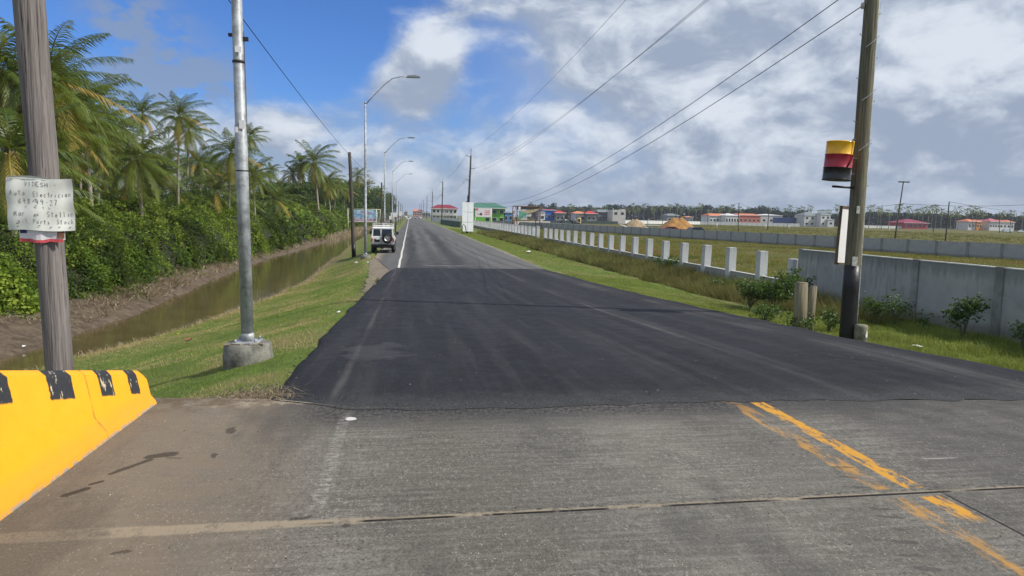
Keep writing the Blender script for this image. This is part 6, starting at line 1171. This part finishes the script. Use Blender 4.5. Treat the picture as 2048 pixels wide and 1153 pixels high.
for s_ in (-1, 1): b = MB(); b.prism([(-1.2, .3), (-.9, 0), (1.9, 0), (2.2, .3), (2.2, .55), (1.9, .8), (-.9, .8), (-1.2, .55)], s_*.9-.25, s_*.9+.25, 'y'); b.build('track', rubber, t)
b = MB(); b.tube([(0, 0, 1.3), (-1.5, 0, 2.9), (-2.5, 0, 2.5)], [.22, .25, .2], 6); b.tube([(-2.4, 0, 2.6), (-3.9, 0, 1.2)], [.2, .16], 6); b.build('arm', black_paint, t); b = MB(); b.prism([(-4.3, 1.2), (-3.8, 1.3), (-3.6, .6), (-4.2, .5)], -.4, .4, 'y'); b.build('bucket', rust, t)
q = P(1304, 128); t = thing('roofing_sheets', 'stack of grey blue roofing sheets sloping behind the long grey wall', 'roofing sheets', (q[0], q[1], -1.3)); b = MB()
for i in range(5): b.prism([(-1.9+i*.12, .15+i*.32), (1.5+i*.05, .15+i*.32), (1.3, .22+i*.32), (-1.5, .27+i*.32)], -1.2, 1.2, 'y')
b.build('sheet_stack', mat('zinc_sheet', (.20, .24, .27), .5, .3), t); b = MB(); b.box((-1.3, -1.25, 1.75), (1.5, 1.2, 1.85)); b.build('top_sheet', W_white, t)
small_car('red_pickup', 'small red and white vehicle parked behind the long grey wall', 'car', P(1338, 122)[0], 122, R(80), cm('paint_red', (.40, .03, .05), .4), z=-1.0)
small_car('blue_car', 'dark blue car parked behind the long grey wall right of the golden heap', 'car', P(1388, 118)[0], 118, R(95), cm('paint_navy', (.02, .03, .07), .3), z=-1.0)
small_car('grey_van', 'pale van standing in the pasture at the far right', 'van', P(2016, 300)[0], 300, R(88), mat('van_pale', (.55, .60, .62), .5, var=.05), True, z=-1.3)
small_car('grey_car', 'pale car cut by the right photo edge in the pasture', 'car', P(2046, 300)[0], 300, R(88), mat('van_pale', (.55, .60, .62), .5, var=.05), z=-1.3)
q = P(1236, 133); t = thing('timber_pile', 'heap of reddish planks and a white pipe behind the long grey wall', 'timber pile', (q[0], q[1], -1.3)); b = MB(); random.seed(4)
for i in range(14): x = random.uniform(-1.6, 1); b.tube([(x, random.uniform(-.5, .5), random.uniform(.2, 1.0)), (x+random.uniform(.6, 1.6), random.uniform(-.5, .5), random.uniform(.6, 1.7))], .07, 4)
b.build('planks', mat('red_planks', (.26, .11, .07), .8, var=.5, scale=1), t); b = MB(); b.tube([(.2, -.6, 1.75), (2.6, -.6, 1.05)], .11, 8); b.build('pipe', white_paint, t)
# field poles
FP = [(1296, 443, 1296, 408.5, 340, 'leftmost tall pole in the field behind the smaller sand heap'), (1325.5, 443, 1326, 420, 380, 'short thin pole between the two sand heaps'), (1350, 456, 1353.5, 409, 235, 'pole standing in front of the golden sand heap'), (1476, 466, 1478, 406, 175, 'tall pole in the pasture left of the warehouses, behind the long wall'),
      (1535, 461, 1538, 416, 225, 'slim pole in the pasture before the white warehouse'), (1789, 482, 1807, 363, 122, 'leaning pole with a crossarm right of the drum pole'), (1890.5, 485, 1898.5, 404, 118, 'slightly leaning bare pole in the pasture, third from the right edge'), (1866, 464, 1869.5, 424, 250, 'small far pole between the leaning pole and the bare pole'),
      (1999, 465, 1999.5, 426, 270, 'small far pole before the pink gabled house'), (2020, 461, 2022.7, 422, 290, 'far pole with a crossarm near the right photo edge'), (2033, 454, 2033.5, 427, 360, 'thin far pole nearest the right photo edge'), (1763, 452, 1764.5, 410, 330, 'far pole just right of the drum pole'),
      (1168.5, 442, 1169, 414, 330, 'far pole behind the faded red roof'), (1192, 443, 1192.5, 414, 320, 'far pole beside the bright red roof'), (1140.5, 440, 1141, 418, 340, 'far pole behind the excavator'), (1415.5, 446, 1416, 425, 400, 'far pole left of the long orange roofed house'), (1575, 449, 1575.5, 420, 400, 'far pole before the blue hoarding')]
FT = {}
for (xb, yb, xt, yt, d, l) in FP:
    a = gd(xb, yb, d); c = gd(xt, yt, d); a.z = -1.6; k = .13 if d < 200 else .15; t = thing('field_pole', l, 'utility pole', tuple(a), group='poles standing in the field'); pole_mesh((0, 0, 0), c-a, k, k*.8, 4, .01, 7).build('shaft', dark_wood, t); FT[xb] = c
    if xb in (1789, 2020, 1168.5):
        w_ = 1.2; b = MB(); b.box((-w_, -.12, -.12), (w_, .0, .12)); b.build('crossarm', dark_wood, t, tuple(c-a-Vector((0, .1, .15))))
def fwire(a, c, sag, lab):
    b = MB(); b.tube([a.lerp(c, q)-Vector((0, 0, 4*sag*q*(1-q))) for q in np.linspace(0, 1, 14)], .035, 4, cap=False); tag(b.build('field_wire', wire_m), lab, 'wire', 'wires between the field poles')
fwire(FT[1296], FT[1350], 1.2, 'thin wire between the two poles at the sand heaps'); fwire(FT[1350], FT[1476], 1.6, 'thin wire from the golden heap pole to the tall pasture pole'); fwire(FT[1476], FT[1535], 1.0, 'thin wire from the tall pasture pole to the slim pasture pole')
fwire(FT[1535], gd(1806, 408, 122), 1.1, 'thin wire from the slim pasture pole to the leaning crossarm pole'); fwire(gd(1806, 408, 122), gd(2100, 407, 118), .5, 'thin wire from the leaning crossarm pole past the right photo edge'); fwire(FT[1890.5], gd(2100, 425, 290), .9, 'thin wire from the bare pasture pole to the right')
for (px, py, l) in [(1434, 449, 'small white peg in the pasture before the orange roofed house'), (1532, 452, 'small white peg in the pasture before the warehouse'), (1578, 452, 'small white peg in the pasture before the blue hoarding'), (1779, 457, 'small white peg in the pasture left of the leaning pole')]:
    q = gd(px, py, 260); b = MB(); b.tube([(q.x, q.y, -1.4), (q.x, q.y, q.z+.3)], [.16, .12], 6); tag(b.build('marker_peg', white_paint), l, 'peg', 'white pegs in the pasture')
# ------------------------------------------------------------------ shrubs by the wall
shrubleaf = leafmat('shrub_leaves', [(.022, .045, .010), (.045, .090, .016), (.085, .150, .026), (.14, .22, .045)], .5, .3, .4); stemm = mat('green_stem', (.10, .11, .05), .8)
def shrub(lab, x, y, h, wd, n, ls, seed, stems=4):
    rg = np.random.default_rng(seed); random.seed(seed); z0 = gh(x, y); t = thing('shrub', lab, 'shrub', (x, y, z0), group='shrubs along the wall'); b = MB(); L_ = []
    for i in range(stems):
        a = random.uniform(0, 6.28); ex = wd*random.uniform(.3, 1)*math.cos(a); ey = wd*.5*math.sin(a); hh_ = h*random.uniform(.65, 1); pts = [(0, 0, -.05), (ex*.3, ey*.3, hh_*.5), (ex*.75, ey*.7, hh_*.85), (ex, ey, hh_)]; b.tube(pts, [.022, .015, .009, .004], 5)
        for k in range(n//stems):
            u = rg.uniform(.35, 1.03); p = np.array(pts[1])*(1-u)+np.array(pts[3])*u+rg.normal(size=3)*np.array([.13, .1, .10]); L_.append(p)
            if k % 6 == 0:
                for _ in range(5): L_.append(p+rg.normal(size=3)*.05)
    b.build('stems', stemm, t); L_ = np.array(L_); V_, rr_, kn = leaves(L_, ls*rg.uniform(.6, 1.3, len(L_)), np.clip(rg.normal(size=len(L_))*.22+.45, 0, 1), .5, .35); npmesh('foliage', V_, None, kn, shrubleaf, rr_, t)
for (px, py, d, h, wd, n, ls, sd, st, l) in [(1926, 665, 16.4, 1.12, .52, 420, .11, 1, 5, 'tall spreading shrub before the wall at the right, largest of them'), (1790, 632, 18.5, .92, .35, 200, .10, 2, 3, 'open branching shrub right of the drum pole against the wall'), (1752, 632, 18.8, .95, .40, 220, .10, 3, 4, 'leafy shrub just right of the drum pole foot'),
                                          (1658, 640, 17.3, .75, .30, 200, .09, 4, 4, 'pale green shrub between the paired posts and the drum pole'), (1849, 645, 17.9, .40, .14, 80, .09, 5, 2, 'tiny dark shrub at the foot of the wall pillar'), (2046, 690, 14.5, .75, .3, 200, .09, 6, 3, 'shrub cut by the right photo edge'),
                                          (1548, 615, 22, 1.15, 1.0, 1300, .11, 7, 9, 'thick leafy bush left of the paired posts under the post fence'), (1500, 610, 23, .95, 1.0, 1100, .10, 8, 9, 'low leafy bush in the ditch before the last fence post'), (1585, 600, 24, 1.3, .75, 800, .11, 9, 8, 'climbing leafy shrub at the wall corner'),
                                          (1440, 570, 29, .6, .7, 360, .10, 10, 6, 'bright leaved bush in the ditch further along the post fence'), (1330, 545, 38, .9, .8, 340, .13, 11, 6, 'leafy bush against the low wall half way along the post fence'), (1604, 640, 16.6, .45, .5, 300, .08, 12, 5, 'low green bush at the foot of the paired posts'),
                                          (1530, 640, 18.5, .5, .9, 520, .08, 13, 8, 'low spreading bush in the grass edge left of the paired posts')]:
    q = gd(px, py, d); shrub(l, min(q.x, 15.6), d, h, wd, n, ls, sd, st)
# ------------------------------------------------------------------ litter and sticks
def scrap(name, lab, cat, px, py, zz, sz, m, seed=0):
    q = gz(px, py, zz)
    for _ in range(4): q = gz(px, py, gh(q.x, q.y))
    random.seed(seed+px); b = MB(); n = 7; vs = [(math.cos(i*6.28/n)*sz*random.uniform(.5, 1.1), math.sin(i*6.28/n)*sz*random.uniform(.5, 1), random.uniform(0, sz*.5)) for i in range(n)]+[(0, 0, sz*.6), (0, 0, -.01)]
    b.add(vs, [(i, (i+1) % n, n) for i in range(n)]+[((i+1) % n, i, n+1) for i in range(n)]); o = b.build(name, m, None, (q.x, q.y, gh(q.x, q.y)+.02)); tag(o, lab, cat)
blue_p = mat('blue_plastic', (.20, .42, .62), .4, var=.2)
for i, (nm, l, c_, px, py, z_, sz, m) in enumerate([('plastic_bag', 'pale blue plastic bag on the mud bank behind the near pole', 'bag', 41, 617, -1.6, .10, blue_p), ('plastic_bottle', 'small whitish bottle lying on the mud near the water at the left edge', 'bottle', 47, 684, -1.9, .07, white_paint), ('litter_scrap', 'white scrap beside the waterline right of the near pole', 'litter', 180, 662, -2, .06, white_paint),
        ('litter_scrap', 'white scrap on the mud bank near the bend of the canal', 'litter', 447, 562, -1.9, .12, white_paint), ('litter_scrap', 'pale scrap lying lower on the mud near the canal bend', 'litter', 444, 572, -2, .10, white_paint), ('yellow_leaf', 'small yellow leaf on the grass left of the lamp base', 'leaf', 356, 666, -1.2, .05, mat('yellow_leaf', (.65, .55, .06), .6)),
        ('litter_scrap', 'white paper on the verge grass near the far lamp base', 'litter', 713, 527, -1.3, .14, white_paint), ('litter_scrap', 'tiny white paper on the grass beside the fresh asphalt', 'litter', 677, 627, -.6, .06, white_paint), ('litter_scrap', 'tiny white paper on the verge right of the far lamp base', 'litter', 736, 526, -1.2, .08, white_paint),
        ('litter_scrap', 'white strip of litter on the right verge far ahead', 'litter', 1058, 507, -1.3, .35, white_paint), ('litter_scrap', 'pale board lying in the long grass at the right', 'litter', 1834, 698, -1.0, .14, cream), ('dry_palm_scrap', 'reddish brown dead leaf patch on the mown grass', 'leaf', 376, 680, -1., .13, mat('dead_leaf', (.20, .10, .05), .9))]): scrap(nm, l, c_, px, py, z_, sz, m, i)
random.seed(31)
for i, (px, py, L_) in enumerate([(222, 650, .55), (60, 640, .5), (150, 690, .6), (205, 668, .35), (290, 590, .5), (330, 590, .6), (100, 625, .45), (28, 665, .5), (400, 568, .6), (250, 640, .4), (350, 575, .5), (15, 640, .6), (145, 655, .4), (160, 672, .5), (42, 700, .5)]):
    q = gz(px, py, -1.9)
    for _ in range(4): q = gz(px, py, gh(q.x, q.y))
    a = random.uniform(-.9, .9); b = MB(); b.tube([(-L_/2, 0, 0), (0, random.uniform(-.05, .05), .05), (L_/2, random.uniform(-.1, .1), random.uniform(.0, .12))], [.016, .014, .006], 5); o = b.build('fallen_branch', mat('pale_branch', (.30, .25, .19), .9, var=.3), None, (q.x, q.y, gh(q.x, q.y)+.02)); o.rotation_euler = (0, 0, a)
    tag(o, 'bare fallen branch lying on the mud of the far canal bank', 'branch', 'fallen branches on the mud bank')
# asphalt crumbs and stones at the corner and along the raised edge
crm = mat('asphalt_crumb', (.022, .022, .024), .85); stm = mat('pale_stone', (.32, .29, .24), .9, var=.3, scale=9)
def crumbs(n, xy, s0, s1, m, name, lab, cat):
    V_ = []; F_ = []
    for i in range(n):
        x, y = xy(); s = random.uniform(s0, s1); z = max(gh(x, y), zr(y) if x > -1.2 or (x > -2.9 and y < 6.6) else -9); b0 = len(V_); z = 0.0 if (y < 6.1) else z
        for (a, b_, c) in [(-1, -1, 0), (1, -1, 0), (1, 1, 0), (-1, 1, 0)]: V_.append((x+a*s*random.uniform(.5, 1), y+b_*s*random.uniform(.5, 1), z))
        V_.append((x+random.uniform(-.3, .3)*s, y+random.uniform(-.3, .3)*s, z+s*random.uniform(.5, 1.1))); F_ += [(b0, b0+1, b0+4), (b0+1, b0+2, b0+4), (b0+2, b0+3, b0+4), (b0+3, b0, b0+4)]
    tag(npmesh(name, np.array(V_), np.array(F_), 3, m), lab, cat, kind='stuff')
def near_edge_pt():
    y = random.uniform(6.5, 34); return -1.26-abs(random.gauss(0, .07))-.0, y
crumbs(600, near_edge_pt, .008, .024, crm, 'asphalt_crumbs', 'black asphalt crumbs along the ragged left edge of the new layer', 'rubble')
crumbs(1500, lambda: (random.gauss(-1.45, .28), 6.5+abs(random.gauss(0, .32))), .006, .022, crm, 'asphalt_crumbs', 'black crumbs and clods heaped at the corner of the concrete deck', 'rubble')
crumbs(420, lambda: (random.uniform(-2.6, 6.5), random.uniform(2.6, 7.5)), .002, .0065, stm, 'loose_grit', 'pale grit scattered over the concrete deck', 'grit')
crumbs(260, lambda: (random.uniform(-2.3, 6.5), random.uniform(2.6, 6.0)), .002, .007, crm, 'loose_grit', 'dark grit scattered over the concrete deck', 'grit')

# ------------------------------------------------------------------ air
hb_ = MB(); hb_.box((-1000, -120, -4.5), (1700, 2600, 18.))
hm = bpy.data.materials.new('air_haze'); hm.use_nodes = True; ht = hm.node_tree; ht.nodes.clear()
pv_ = nd(ht, 'ShaderNodeVolumePrincipled', {'Color': (.80, .88, 1.0, 1), 'Density': .00018}); nd(ht, 'ShaderNodeOutputMaterial', {'Volume': pv_.outputs[0]})
tag(hb_.build('haze', hm), kind='stuff')
